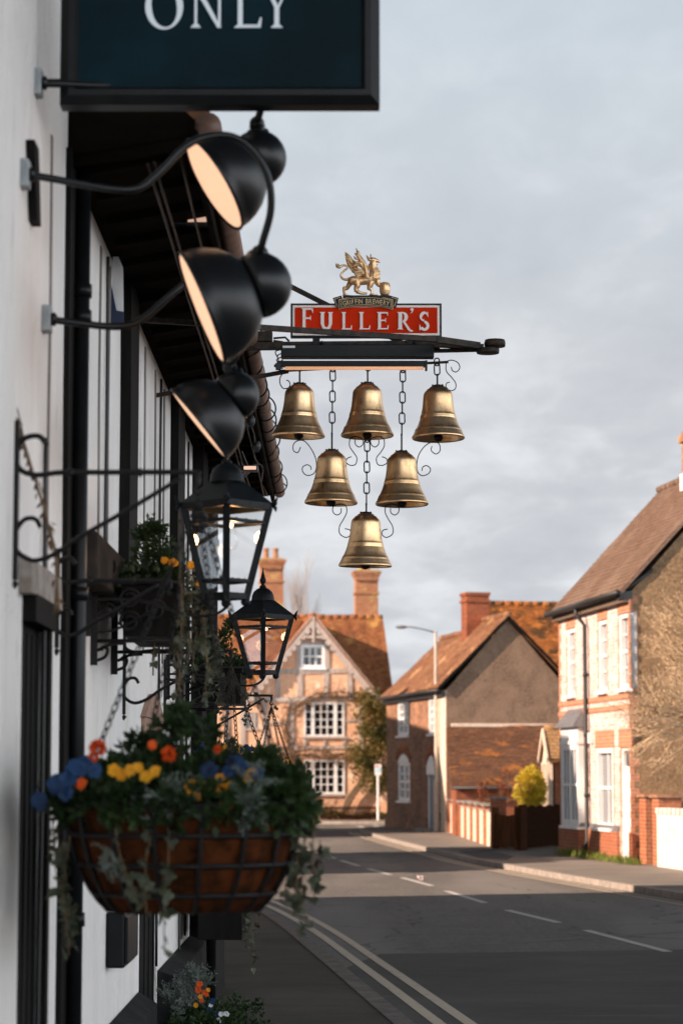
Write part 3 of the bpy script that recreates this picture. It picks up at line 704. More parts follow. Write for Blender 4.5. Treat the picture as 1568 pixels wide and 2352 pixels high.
# ================================================================== middle: brick cottage with roughcast gable
mf = on_ground(888, 1900.5); mn = on_ground(1001, 1911)
MH = Frame((mf.x, mf.y), (mn.x - mf.x, mn.y - mf.y)); ML0 = (mn - mf).length; ML = MH.uz(1025, 1700)[0]
mh = thing('brown_brick_house', 'brown brick cottage with orange tiled roof and a roughcast gable, in the middle distance', 'house', MH.o, MH.rz)
mz = MH.uz(940, 1597)[1]; mdep = 4.0
up = [rect(MH, 913, 1612, 938, 1690), rect(MH, 984, 1603, 999, 1686)]; lo = rect(MH, 914, 1752, 941, 1840); dd = rect(MH, 983, 1758, 1000, 1890)
dd = (dd[0], dd[1], .1, dd[3])
mb = MB(); hole_wall(mb, 0, ML0, 0, mz, up + [lo, dd], .12)
mb.quad((0, mdep, 0), (0, 0, 0), (0, 0, mz), (0, mdep, mz)); mb.quad((ML, mdep, 0), (0, mdep, 0), (0, mdep, mz), (ML, mdep, mz)); mb.build('wall', M_darkbrick, mh)
mrz = MH.uz(1167, 1418, 2.0)[1]
MB().add([(0, 0, mz), (0, mdep, mz), (0, mdep / 2, mrz - .3)], [(0, 1, 2)], False).build('far_gable_wall', M_darkbrick, mh)
mb = MB(); mb.quad((ML0, -.01, 0), (ML, -.01, 0), (ML, -.01, mz), (ML0, -.01, mz)); mb.box(ML - .3, ML - .004, -.03, .0, 0, mz)
mb.build('corner_wall', M_cream, mh)['label'] = 'cream painted brick corner'
mb = MB(); mb.add([(ML, 0, 0), (ML, mdep, 0), (ML, mdep, mz), (ML, mdep / 2, mrz - .06), (ML, 0, mz)], [(0, 1, 2, 3, 4)], False); mb.build('gable_wall', M_stucco, mh)['label'] = 'brown roughcast gable wall'
# two lengths of roof; the near one a little higher
su = MH.uz(1111, 1423, 2.0)[0]
mb = MB()
tiles(mb, (-.15, -.25, mz - .02), (su, -.25, mz - .02), (su, mdep / 2, mrz - .22), (-.15, mdep / 2, mrz - .22), .11, .02, 24, .016, seed=11)
tiles(mb, (su, mdep + .25, mz - .02), (-.15, mdep + .25, mz - .02), (-.15, mdep / 2, mrz - .22), (su, mdep / 2, mrz - .22), .11, .02, 12, .016, seed=12)
ridge(mb, (-.15, mdep / 2, mrz - .18), (su, mdep / 2, mrz - .18), .1, 3); mb.build('roof', M_tile_m, mh)
mb = MB()
tiles(mb, (su - .02, -.27, mz + .08), (ML + .15, -.27, mz + .08), (ML + .15, mdep / 2, mrz + .06), (su - .02, mdep / 2, mrz + .06), .11, .02, 20, .016, seed=13)
tiles(mb, (ML + .15, mdep + .27, mz + .08), (su - .02, mdep + .27, mz + .08), (su - .02, mdep / 2, mrz + .06), (ML + .15, mdep / 2, mrz + .06), .11, .02, 12, .016, seed=14)
ridge(mb, (su - .02, mdep / 2, mrz + .1), (ML + .15, mdep / 2, mrz + .1), .1, 5); mb.build('near_roof', M_tile_m, mh)['label'] = 'higher stretch of tiled roof over the gable'
mb = MB(); mb.bar((ML + .14, -.3, mz + .03), (ML + .14, mdep / 2, mrz + .0), .04, .09); mb.bar((ML + .14, mdep + .3, mz + .03), (ML + .14, mdep / 2, mrz + .0), .04, .09); mb.build('verge_board', M_black, mh)
mb = MB(); mb.tube([(-.1, -.3, mz - .03), (ML + .1, -.3, mz - .02)], .06, 8); mb.box(-.05, ML, -.14, -.02, mz - .2, mz - .04); mb.build('gutter', M_cable, mh)
for h in up: window(mh, *h, 2, 4, .06, .11, .04, sash=True, pane=M_blind)
mb = MB()
for a, b, c, d in up: mb.box(a - .08, b + .08, -.04, .01, d - .001, d + .08)
mb.build('lintel', M_paintw, mh)
def archtop(mb, a, b, z, h, y0, y1, n=10):
    for i in range(n):
        t0, t1 = i / n, (i + 1) / n; f = lambda t: z + h * math.sin(math.pi * t)
        mb.prism([(a + (b - a) * t0, y0, z), (a + (b - a) * t1, y0, z), (a + (b - a) * t1, y0, f(t1)), (a + (b - a) * t0, y0, f(t0))], (0, y1 - y0, 0))
window(mh, *lo, 2, 4, .06, .11, .04, sash=True, pane=M_blind)
mb = MB(); archtop(mb, lo[0], lo[1], lo[3], .28, -.03, .01); mb.build('arched_head', M_paintw, mh); mb = MB(); archtop(mb, dd[0] - .04, dd[1] + .03, dd[3], .3, -.035, .01); mb.box(dd[0] - .05, dd[1] + .04, -.045, -.001, dd[3] - .3, dd[3]); mb.build('arched_head', M_paintw, mh)
mb = MB()
for a, b, z in ((lo[0], lo[1], lo[3]), (dd[0], dd[1], dd[3])):
    for k in range(11):
        t = math.pi * k / 10; cx = (a + b) / 2; rr = (b - a) / 2 + .06
        p = (cx - math.cos(t) * rr, -.015, z + math.sin(t) * .36 + .02); q = (cx - math.cos(t) * (rr + .18), -.015, z + math.sin(t) * .56 + .02); mb.bar(p, q, .1, .05)
    mb.build('brick_arch', M_redbrick, mh); mb = MB()
door(mh, dd, M_bluedoor, .06, label='slate blue front door')
MB().box(dd[0] - .2, dd[1] + .1, -.4, -.01, 0, .1).build('doorstep', M_kerb, mh)
MB().box(-.05, dd[0] - .1, -.07, -.002, 0, .42).build('plinth', M_darkbrick, mh, bevel=.02)
# chimney with bright left face
c0, c1_ = MH.uz(1063, 1400, .9)[0], 0
mb = MB(); cz1 = MH.uz(1085, 1347, 1.0)[1]; cwd = .72
cx0 = su - .72
mb.box(cx0, cx0 + .72, 1.42, 2.18, mz + .9, cz1 - .1); mb.box(cx0 - .05, cx0 + .77, 1.37, 2.23, cz1 - .32, cz1 - .25); mb.box(cx0 - .04, cx0 + .76, 1.38, 2.22, cz1 - .1, cz1)
mb.build('chimney', M_stack, mh)
# ------------------------------------------------ lean-to with catslide roof in front of the gable
lt = thing('lean_to_shed', 'low brick lean-to with a long mossy tiled roof against the roughcast gable', 'outbuilding', MH.world(ML, 0, 0), MH.rz)
zt1 = MH.uz(1060, 1668)[1]; LD = 4.3; LZ = 1.42
mb = MB()
tiles(mb, (LD, -.95, LZ), (LD, 6.2, LZ), (.02, 6.2, zt1 + .25), (.02, .0, zt1), .1, .02, 30, .02, seed=21)
M_tl = bricks('lean_to_tiles_side', (.23, .11, .06), (.15, .07, .04), (.06, .035, .022), .17, .065, .006, 'yz', patch=(.075, .045, .03), patch2=(.42, .16, .04), bump=.8, pscale=.75)
mb.build('roof', M_tl, lt)
mb = MB(); mb.box(LD - .42, LD - .2, -.75, 6.1, 0, LZ + .02); mb.add([(.03, .12, 0), (LD - .3, -.74, 0), (LD - .3, -.74, LZ - .02), (.03, .12, zt1 - .12)], [(0, 1, 2, 3)], False); mb.build('wall', M_stack, lt)
MB().tube([(LD + .08, -.95, LZ - .02), (LD + .08, 6, LZ - .02)], .05, 8).build('gutter', M_cable, lt)
mb = MB(); mb.box(.004, .12, .15, 6.1, zt1 + .02, zt1 + .12); mb.build('flashing', M_cream, lt)

# ================================================================== mossy-roofed house behind
bh = thing('rear_cottage', 'cottage behind with a broad dark mossy orange tiled roof', 'house', (5.0, 87, 0), R(1.5))
a = at(1105, 1388, 91); b = at(1283, 1396, 91); zr = a.z
mb = MB(); tiles(mb, (-.2, -.3, 4.4), (9.5, -.3, 4.4), (9.5, 4, zr - .12), (-.2, 4, zr), .12, .03, 34, .03, seed=31)
tiles(mb, (9.5, 8.3, 4.4), (-.2, 8.3, 4.4), (-.2, 4, zr), (9.5, 4, zr - .12), .14, .03, 16, .03, seed=32); ridge(mb, (-.2, 4, zr + .04), (9.5, 4, zr - .08), .11, 9); mb.build('roof', M_tile_moss, bh)
mb = MB(); mb.box(0, 9.3, 0, 8, 0, 4.45); mb.add([(0, 0, 4.45), (0, 8, 4.45), (0, 4, zr - .1)], [(0, 1, 2)], False); mb.add([(9.3, 0, 4.45), (9.3, 8, 4.45), (9.3, 4, zr - .2)], [(0, 1, 2)], False); mb.build('wall', M_darkbrick, bh)

# ================================================================== timber-framed house at the end of the street
tp = at(715, 1700, 99.5)
TH = Frame((tp.x, tp.y), (math.cos(R(6)), math.sin(R(6))))
th = thing('timber_framed_house', 'timber framed brick house with a steep gable at the end of the street', 'house', TH.o, TH.rz)
uL, uR = TH.uz(470, 1700)[0], TH.uz(893, 1700)[0]
gl, gz = TH.uz(572, 1610); gr, _ = TH.uz(862, 1600); az = TH.uz(713, 1424)[1]; au = (gl + gr) / 2
ez = TH.uz(720, 1598)[1]; ry = 3.5; rzz = TH.uz(860, 1420, ry)[1]
wa = rect(TH, 690, 1481, 746, 1535); wf = rect(TH, 698, 1614, 790, 1692); wg = rect(TH, 698, 1746, 791, 1824); wb = rect(TH, 563, 1636, 593, 1674)
mb = MB(); hole_wall(mb, uL, uR, 0, ez, [wf, wg, wb], .10)
# gable triangle as strips with the attic window hole
def tri_wall(mb, u0, u1, z0, ua, za, hole, n=20):
    for i in range(n):
        t0, t1 = i / n, (i + 1) / n; za0 = z0 + (za - z0) * t0; za1 = z0 + (za - z0) * t1
        l0, l1 = u0 + (ua - u0) * t0, u0 + (ua - u0) * t1; r0, r1 = u1 + (ua - u1) * t0, u1 + (ua - u1) * t1
        if za1 > hole[2] and za0 < hole[3]:
            mb.quad((l0, 0, za0), (hole[0], 0, za0), (hole[0], 0, za1), (l1, 0, za1)); mb.quad((hole[1], 0, za0), (r0, 0, za0), (r1, 0, za1), (hole[1], 0, za1))
        else: mb.quad((l0, 0, za0), (r0, 0, za0), (r1, 0, za1), (l1, 0, za1))
tri_wall(mb, gl - .05, gr + .05, ez, au, az + .02, wa)
mb.quad((uR, 0, 0), (uR, 2 * ry, 0), (uR, 2 * ry, ez), (uR, 0, ez)); mb.add([(uR, 0, ez), (uR, 2 * ry, ez), (uR, ry, rzz - .05)], [(0, 1, 2)], False)
mb.quad((uR, 2 * ry, 0), (uL, 2 * ry, 0), (uL, 2 * ry, ez), (uR, 2 * ry, ez)); mb.quad((uL, 2 * ry, 0), (uL, 0, 0), (uL, 0, ez), (uL, 2 * ry, ez))
mb.build('wall', M_tudorbrick, th)
mb = MB()
tiles(mb, (uL - .1, -.28, ez - .12), (gl + .1, -.28, ez - .12), (au, ry, rzz), (uL - .1, ry, rzz), .11, .022, 34, .022, sag=.05, seed=41)
tiles(mb, (gr - .1, -.28, ez - .12), (uR + .18, -.28, ez - .12), (uR + .18, ry, rzz), (au, ry, rzz), .11, .022, 34, .022, sag=.05, seed=45)
tiles(mb, (uR + .18, 2 * ry + .28, ez - .12), (uL - .1, 2 * ry + .28, ez - .12), (uL - .1, ry, rzz), (uR + .18, ry, rzz), .14, .022, 30, .02, seed=42)
ridge(mb, (uL - .1, ry, rzz + .03), (uR + .18, ry, rzz + .03), .12, 2); mb.build('roof', M_tile_t, th)
# cross-gable roof
M_tile_g = bricks('gable_clay_tiles', (.44, .165, .055), (.30, .095, .03), (.13, .055, .025), .17, .085, .006, 'yz', patch=(.15, .05, .03), patch2=(.46, .25, .08), bump=.8, pscale=.55)
mb = MB(); sl = (az - ez) / ((gr - gl) / 2); o_ = .28
tiles(mb, (gl - o_, -.35, ez - o_ * sl + .1), (gl - o_, ry, ez - o_ * sl + .1), (au, ry, az + .16), (au, -.35, az + .16), .11, .022, 16, .012, seed=43)
tiles(mb, (gr + o_, ry, ez - o_ * sl + .1), (gr + o_, -.35, ez - o_ * sl + .1), (au, -.35, az + .16), (au, ry, az + .16), .11, .022, 16, .012, seed=44)
ridge(mb, (au, -.35, az + .18), (au, ry, az + .18), .11, 6); mb.build('gable_roof', M_tile_g, th)
mb = MB()
for s, g0 in ((1, gl), (-1, gr)):
    p = Vector((g0 - s * .24, -.30, ez - .24 * sl + .0)); q = Vector((au, -.30, az + .05)); mb.bar(p, q, .07, .26, (0, 0, 1))
    n = 15
    for i in range(n):
        a = p.lerp(q, (i + .25) / n); mb.lathe([(0, -.03), (.13, -.03), (.13, .03), (0, .03)], a + Vector((s * .08, 0, -.13)), (0, 1, 0), 12, False)
mb.bar((au, -.30, az - .95), (au, -.30, az + .12), .12, .09); mb.bar((au - .55, -.28, az - .72), (au + .55, -.28, az - .72), .07, .12)
mb.build('bargeboard', M_greywood, th)
mb = MB(); T = -.035
def beam(x0, y0, x1, y1, wd=.2):
    a = TH.uz(x0, y0); b = TH.uz(x1, y1); mb.bar((a[0], T + .01, a[1]), (b[0], T + .01, b[1]), .06, wd, (0, 0, 1)) if abs(x1 - x0) > abs(y1 - y0) else mb.bar((a[0], T + .01, a[1]), (b[0], T + .01, b[1]), wd, .06, (0, -1, 0))
beam(572, 1608, 862, 1603, .2); beam(637, 1543, 801, 1541, .18); beam(684, 1478, 752, 1476, .14); beam(520, 1720, 870, 1716, .12)
for x in (638, 688, 748, 802): beam(x, 1545, x, 1603)
for x in (686, 750): beam(x, 1482, x, 1540)
for x in (608, 557, 668, 828, 520): beam(x, 1610, x, 1716)
for x in (700, 745, 790): beam(x, 1696, x, 1716, .1)
beam(610, 1660, 668, 1660, .1); beam(795, 1655, 828, 1655, .1)
mb.build('timber_frame', M_greywood, th)
window(th, *wa, 3, 2, .04, .13, .06, sill=True, proud=.05, label='small white attic window in the gable')
window(th, *wb, 4, 1, .04, .03, .09, mat=M_greywood, sill=True, label='small barred timber window')
for h in (wf, wg):
    u0, u1, z0, z1 = h; mb = MB(); wds = [(u0, u0 + (u1 - u0) * .22, 1), (u0 + (u1 - u0) * .22, u0 + (u1 - u0) * .78, 3), (u0 + (u1 - u0) * .78, u1, 1)]
    for a, b, c in wds:
        fw = .07
        mb.box(a, a + fw, -.05, .1, z0, z1); mb.box(b - fw, b, -.05, .1, z0, z1); mb.box(a + fw, b - fw, -.047, .1, z0, z0 + fw); mb.box(a + fw, b - fw, -.047, .1, z1 - fw, z1)
        for k in range(1, c): x = a + fw + (b - a - 2 * fw) * k / c; mb.box(x - .022, x + .022, .0, .05, z0 + fw, z1 - fw)
        for k in range(1, 4): z = z0 + fw + (z1 - z0 - 2 * fw) * k / 4; mb.box(a + fw, b - fw, -.003, .047, z - .02, z + .02)
    o = mb.build('window', M_paintw, th); MB().box(u0 + .05, u1 - .05, .06, .07, z0 + .05, z1 - .05).build('pane', M_pane, o)
    MB().box(u0 - .1, u1 + .1, -.12, -.052, z0 - .08, z0).build('sill', M_greywood, o)
# window high on the end wall
mb = MB(); mb.box(uR - .02, uR + .06, 1.6, 2.4, 5.3, 6.5); o = mb.build('window', M_paintw, th); o['label'] = 'narrow white window on the end wall'
MB().box(uR + .061, uR + .066, 1.7, 2.3, 5.4, 6.4).build('pane', M_pane, o)
def tchimney(px0, px1, ytop, ybot, yl, pots, dpt=.85):
    u0 = TH.uz(px0, 1380, yl)[0]; u1 = TH.uz(px1, 1380, yl)[0]; z1 = TH.uz(px0, ytop, yl)[1]; mb = MB(); cu_ = (u0 + u1) / 2
    mb.box(u0 + .08, u1 - .08, yl + .08, yl + dpt - .08, rzz - 1.5, z1 - .32)
    mb.box(u0 + .03, u1 - .03, yl + .03, yl + dpt - .03, z1 - 1.0, z1 - .9)
    for i, e in enumerate((.05, .02, -.02, -.05)): mb.box(u0 + e, u1 - e, yl + e, yl + dpt - e, z1 - .32 + i * .08 - (.0 if i else 0), z1 - .24 + i * .08)
    n = 8
    for k in range(n): x = u0 + .06 + (u1 - u0 - .18) * k / (n - 1); mb.box(x, x + .07, yl - .03, yl + .05, z1 - .42, z1 - .325)
    c = mb.build('chimney', M_chimbrick, th)
    MB().prism([(u0 + .02, yl + .02, z1 - .001), (u1 - .02, yl + .02, z1 - .001), (u1 - .1, yl + .1, z1 + .06), (u0 + .1, yl + .1, z1 + .06)], (0, dpt - .1, 0)).build('lichen_capping', plain('lichened_mortar' + str(px0), (.34, .22, .08), .9, 0, (.22, .16, .08), 6, .5), c)
    for pu in pots: MB().lathe([(.11, 0), (.14, .02), (.12, .06), (.11, .4), (.14, .43), (.14, .48), (.10, .49), (.09, .3)], (pu * (u1 - u0) + u0, yl + dpt / 2, z1 + .02), seg=16).build('chimney_pot', M_chimbrick, c)
tchimney(594, 655, 1284, 1390, ry + .1, (.3, .66)); tchimney(813, 873, 1311, 1418, ry + .1, (.3, .55))
# front boundary: low railings and hedge
fz = thing('railing_fence', 'low dark railing fence in front of the timber framed house', 'fence', TH.world(0, -2.2, 0), TH.rz)
mb = MB(); a0 = TH.uz(735, 1880, -2.2)[0]; a1 = TH.uz(872, 1880, -2.2)[0]
for k in range(46): x = a0 + (a1 - a0) * k / 45; mb.bar((x, 0, 0), (x, 0, .55), .03, .03)
mb.build('palings', M_fenceblk, fz); mb = MB(); mb.bar((a0, 0, .48), (a1, 0, .48), .04, .05); mb.bar((a0, 0, .1), (a1, 0, .1), .04, .05); mb.build('rail', M_fenceblk, fz)
mb = MB()
for i in range(1600):
    u = rnd.uniform(a0 - 2, a1 + .5); p = TH.world(u, -1.7 + rnd.gauss(0, .15), rnd.uniform(.02, .35) * (.7 + .5 * noise.noise(Vector((u, 0, 0))))); leaf(mb, p, rvec() + Vector((0, 0, .6)), .14, .07)
tag(mb.build('hedge', M_bush), 'low scrubby hedge growing behind the dark railing fence', 'hedge', kind='stuff')
# climbers on the front
def vine(paths, name, label, leafn, seed, y0=-.06, lm=None):
    g = random.Random(seed); t = thing(name, label, 'climbing plant', TH.world(*[TH.uz(*paths[0][0])[0], y0, 0]), 0)
    mb = MB(); lf = MB()
    for path in paths:
        for rep_ in range(4):
            pts = []
            for (px, py) in path:
                u, z = TH.uz(px + g.gauss(0, 7), py + g.gauss(0, 7)); pts.append(TH.world(u, y0 - g.random() * .08, z))
            sp = smooth_path(pts, 5); mb.tube(sp, [.028 * (1 - .6 * i / len(sp)) for i in range(len(sp))], 4, False)
            for p in sp:
                for _ in range(2):
                    if g.random() < .8:
                        q = p + Vector((g.gauss(0, .3), -g.random() * .08, g.gauss(0, .3))); mb.tube([p, p.lerp(q, .5) + rvec(g) * .05, q], .009, 3, False)
                        for _ in range(leafn if g.random() < .5 else 0): leaf(lf, q + rvec(g) * .2, rvec(g), .09, .06)
    mb.build('stem', M_vine, t, world=True); lf.build('foliage', lm or M_deadleaf, t, world=True)
vine([[(655, 1880), (650, 1800), (662, 1740), (655, 1680), (668, 1625)], [(668, 1625), (720, 1600), (780, 1603), (850, 1612)], [(640, 1740), (700, 1728), (760, 1735), (800, 1725)], [(600, 1800), (640, 1770), (655, 1740)], [(800, 1870), (760, 1860), (700, 1850), (650, 1840)]],
     'climbing_vine', 'brown leafless climber trained round the white windows of the timber framed house', 3, 5)
# evergreen against the right of the front
ev = thing('evergreen_climber', 'bushy olive green ivy climbing the right corner of the timber framed house', 'bush', TH.world(TH.uz(845, 1880)[0], -.4, 0), 0)
mb = MB(); g = random.Random(3)
prof = [(845, 1610, 22), (850, 1650, 34), (842, 1700, 40), (835, 1740, 38), (850, 1775, 36), (870, 1700, 30), (876, 1640, 20), (872, 1790, 18)]
cl = []
for (px, py, r) in prof:
    for _ in range(9):
        an = g.uniform(0, 6.28); rr = g.uniform(.2, 1) * r; cl.append((px + math.cos(an) * rr, py + math.sin(an) * rr * 1.2, -g.uniform(.1, .95)))
for (px, py, y) in cl:
    u, z = TH.uz(px, py); c = TH.world(u, y, z)
    for _ in range(85): v = rvec(g); leaf(mb, c + v * .34, v + Vector((0, 0, .2)), .12, .09)
mb.build('foliage', M_bush, ev, world=True)
mb = MB()
for k in range(4):
    pts = [TH.world(TH.uz(x + g.gauss(0, 4), y)[0], -.25, TH.uz(x, y)[1]) for x, y in ((788, 1872), (806, 1835), (825, 1800), (845, 1750))]; mb.tube(smooth_path(pts, 4), .07, 6)
mb.build('stem', M_bark, ev, world=True)
for k in range(500):
    pass
# ================================================================== right-hand boundary walls, fences, porch, bush
a = on_ground(1031, 1913); b = on_ground(1133, 1949)
BF = Frame((a.x, a.y), (b.x - a.x, b.y - a.y)); BLn = (b - a).length
bwl = thing('boundary_wall', 'low cream panelled garden wall with red brick piers beside the lean-to', 'wall', BF.o, BF.rz)
mp = MB(); mpan = MB(); mc = MB(); npier = 8
for k in range(npier):
    u = (BLn - .42) * k / (npier - 1); h = 1.18 if k == npier - 1 else .98
    mp.box(u, u + .38, -.04, .32, 0, h); mc.box(u - .04, u + .42, -.08, .36, h, h + .06)
    if k < npier - 1:
        e = (BLn - .42) * (k + 1) / (npier - 1); mpan.box(u + .38, e, .02, .22, 0, .86); mc.box(u + .425, e - .045, -.01, .25, .86, .91)
mp.build('brick_piers', M_redbrick, bwl); mpan.build('painted_panels', M_cream, bwl); mc.build('coping', M_kerb, bwl, bevel=.01)
a = on_ground(1137, 1950); b = on_ground(1186, 1953); FF = Frame((a.x, a.y), (b.x - a.x, b.y - a.y)); fl = (b - a).length
gt = thing('wooden_gate', 'brown vertical board garden gate between the wall and the dark fence', 'gate', FF.o, FF.rz)
mb = MB(); n = 9
for k in range(n): u = fl * k / n; mb.box(u, u + fl / n - .012, 0, .03, .06, .86 - .06 * math.sin(math.pi * (k + .5) / n))
mb.build('boards', M_fence, gt); mb = MB(); mb.box(-.06, .03, -.05, .09, 0, 1.0); mb.build('gate_post', M_fence, gt); mb = MB(); mb.box(fl - .02, fl + .1, -.05, .09, 0, 1.02); mb.build('gate_post', M_fence, gt)
MB().lathe([(.015, 0), (.04, .03), (.02, .05), (.01, .06)], (.15, 0, .55), (0, -1, 0), 10).build('handle', M_cable, gt)
a = on_ground(1196, 1955); b = on_ground(1291, 1946); PFc = Frame((a.x, a.y), (b.x - a.x, b.y - a.y)); fl = (b - a).length
pk = thing('picket_fence', 'black stained picket fence and solid panel beside the brick cottage bay', 'fence', PFc.o, PFc.rz)
mb = MB(); mb.box(-.1, .42, -.03, .03, 0, 1.08); mb.build('solid_panel', plain('dark_board_panel', (.055, .022, .010), .9, 0, (.04, .016, .008), 8, .3, 40, .03), pk)
mb = MB(); x = .45
while x < fl + .6:
    h = 1.05 + .02 * math.sin(x * 9); mb.prism([(x, 0, .05), (x + .085, 0, .05), (x + .085, 0, h - .05), (x + .042, 0, h), (x, 0, h - .05)], (0, .02, 0)); x += .112
mb.build('pickets', M_fenceblk, pk); mb = MB(); mb.box(.43, fl + .6, .022, .06, .25, .33); mb.box(.43, fl + .6, .022, .06, .75, .83); mb.build('rail', M_fenceblk, pk)
bb = on_ground(1213, 1935); bush = thing('golden_bush', 'rounded golden yellow evergreen bush behind the dark garden fence', 'bush', (4.72, 61.0, 0))
mb = MB(); c = Vector((4.72, 61.0, 1.42)); g = random.Random(9)
for _ in range(150):
    v = rvec(g).normalized(); q = c + Vector((v.x * .33, v.y * .35, v.z * .52)) * (g.uniform(.72, 1.02) + .32 * noise.noise(v * 2.3))
    for _ in range(34): w_ = rvec(g); leaf(mb, q + w_ * .085, v * .7 + w_, .075, .04)
mb.build('foliage', M_goldbush, bush, world=True); mb = MB(); branchtree(mb, (4.72, 61, 0), (0, 0, 1), .7, .04, 3, .6, g=g); mb.build('stem', M_bark, bush, world=True)
# small red-leaved shrub and pale stake behind the wall
sh = thing('red_shrub', 'thin red leaved shrub growing behind the brick piered wall', 'shrub', (4.1, 63.5, 0)); mb = MB(); tips = []
branchtree(mb, (4.1, 63.5, 0), (0, 0, 1), .75, .02, 3, .5, tips=tips, g=g, up=.3); mb.build('stem', M_vine, sh, world=True); mb = MB()
for q, d in tips:
    for _ in range(7): leaf(mb, q + rvec(g) * .07, rvec(g), .07, .05)
mb.build('foliage', leafmat('red_brown_leaves', (.30, .06, .02), (.16, .05, .02)), sh, world=True)
# porch
po = thing('garden_porch', 'small gabled porch with yellow brown tiles and an orange timber post behind the fence', 'porch', (5.2, 62.2, 0))
mb = MB(); tiles(mb, (-.02, -1.3, 2.18), (2.4, -1.3, 2.18), (2.4, 0, 2.93), (-.02, 0, 2.93), .13, .02, 10, .006, seed=51); tiles(mb, (2.4, 1.3, 2.18), (-.02, 1.3, 2.18), (-.02, 0, 2.93), (2.4, 0, 2.93), .13, .02, 10, .006, seed=52)
ridge(mb, (-.02, 0, 2.97), (2.4, 0, 2.97), .08); mb.build('roof', M_porchtile, po)
mb = MB(); mb.bar((-.05, -1.34, 2.14), (-.05, 0, 2.9), .05, .16); mb.bar((-.05, 1.34, 2.14), (-.05, 0, 2.9), .05, .16); mb.add([(.02, -1.05, 2.05), (.02, 1.05, 2.05), (.02, 0, 2.8)], [(0, 1, 2)], False); mb.build('gable_boards', M_cream, po)
for y_ in (-.25, .95, -1.15): mb = MB(); mb.box(0, .1, y_, y_ + .15, 0, 2.1); mb.build('post', M_cream, po)
MB().box(.1, .16, -1.0, -.25, 0, 2.05).build('door', M_orangepost, po); MB().box(.1, 2.3, -1.0, 1.0, 0, 2.1).build('wall', M_redbrick, po)

# ================================================================== street furniture
b = on_ground(1002, 1912); lp = thing('street_lamp', 'tall pale street lamp with a thin arm, beside the brown brick house', 'street lamp', (b.x, b.y, 0))
k = b.y / F; H = at(1000, 1450, b.y).z
mb = MB(); mb.lathe([(.10, 0), (.10, 1.5), (.095, 1.55), (.055, 1.65), (.05, H - .1), (.04, H)], (0, 0, 0), seg=14); mb.build('pole', M_pale, lp)
MB().tube([(0, 0, H - .05), (-.35, 0, H + .05), (-.75, 0, H + .13), (-.95, 0, H + .14)], .022, 8).build('arm', M_lead, lp)
MB().ball((-1.08, 0, H + .13), .16, 12, 8, (1.2, .7, .35)).build('lantern_head', M_lead, lp)
MB().box(.09, .13, -.05, .05, .35, .6).build('access_door', M_lead, lp)
b = at(868, 1783, 96.4); bs = thing('bus_stop_sign', 'bus stop pole with a small pale blue and white flag sign', 'sign', (b.x, b.y, 0)); zt_ = at(868, 1756, b.y).z; zs = at(868, 1781, b.y).z
MB().lathe([(.05, 0), (.045, zs)], seg=10).build('pole', M_paintw, bs)
o = MB().box(-.13, .13, -.02, .02, zs, zt_).build('flag', M_paintw, bs, bevel=.01)
MB().box(-.10, .10, -.026, -.0205, zs + .1, zt_ - .12).build('pale_blue_panel', plain('pale_blue_sign', (.40, .62, .72), .4), o); MB().box(-.10, .04, -.026, -.0205, zt_ - .10, zt_ - .05).build('red_stripe', plain('red_sign_stripe', (.5, .06, .05), .4), o)
# road studs etc: a scrap of pale litter on the road
lt_ = on_ground(965, 2022, -.1); mb = MB()
for _ in range(14): leaf(mb, Vector((lt_.x, lt_.y, -.085)) + rvec() * .05, rvec() + Vector((0, 0, .1)), .08, .06)
tag(mb.build('paper_litter', plain('pale_pink_paper', (.50, .40, .40), .8)), 'scrap of pale pink paper lying on the centre line of the road', 'litter')

# ================================================================== trees
def tree(name, label, p, h, r, depth, mat, seed, spread=.45, up=.3, lean=(0, 0, 1), shrink=.72, leaves=None, trunk=.25, group=None, kids=(2, 3)):
    g = random.Random(seed); t = thing(name, label, 'tree', p, 0, group); mb = MB(); p = Vector(p); tips = []
    top = p + Vector(lean).normalized() * h * trunk
    mb.tube([p, p.lerp(top, .5) + rvec(g) * r * .5, top], [r * 1.3, r, r * .85], 8); mb.build('trunk', mat, t, world=True)
    mb = MB(); branchtree(mb, top, lean, h * .30, r * .8, depth, spread, 3, up, tips, g, shrink, kids)
    mb.build('branches', mat, t, world=True); return t, tips
q = at(683, 1783, 150); tree('bare_poplar', 'tall pale leafless poplar far behind the left chimney', (q.x, q.y, 0), 11.5, .10, 5, M_barkpale, 4, .22, .75, trunk=.3, shrink=.80)
q = at(660, 1783, 160); tree('bare_poplar', 'shorter pale leafless poplar left of the tall one behind the left chimney', (q.x - .6, q.y, 0), 9.5, .09, 5, M_barkpale, 14, .22, .7, trunk=.3, shrink=.78)
q = at(1012, 1783, 130); tree('bare_tree', 'leafless tree showing over the roof behind the street lamp', (q.x, q.y, 0), 6.6, .08, 5, M_barkpale, 8, .6, .15, trunk=.35, shrink=.74)
q = at(925, 1783, 125); t, tips = tree('dark_tree', 'dark green tree between the timber framed house and the brown brick house', (q.x, q.y, 0), 5.2, .2, 4, M_bark, 6, .5, .3, trunk=.35, shrink=.7)
mb = MB(); g = random.Random(2)
for qq, d in tips:
    for _ in range(16): leaf(mb, qq + rvec(g) * .45, rvec(g), .28, .18)
mb.build('foliage', M_leaf, t, world=True)
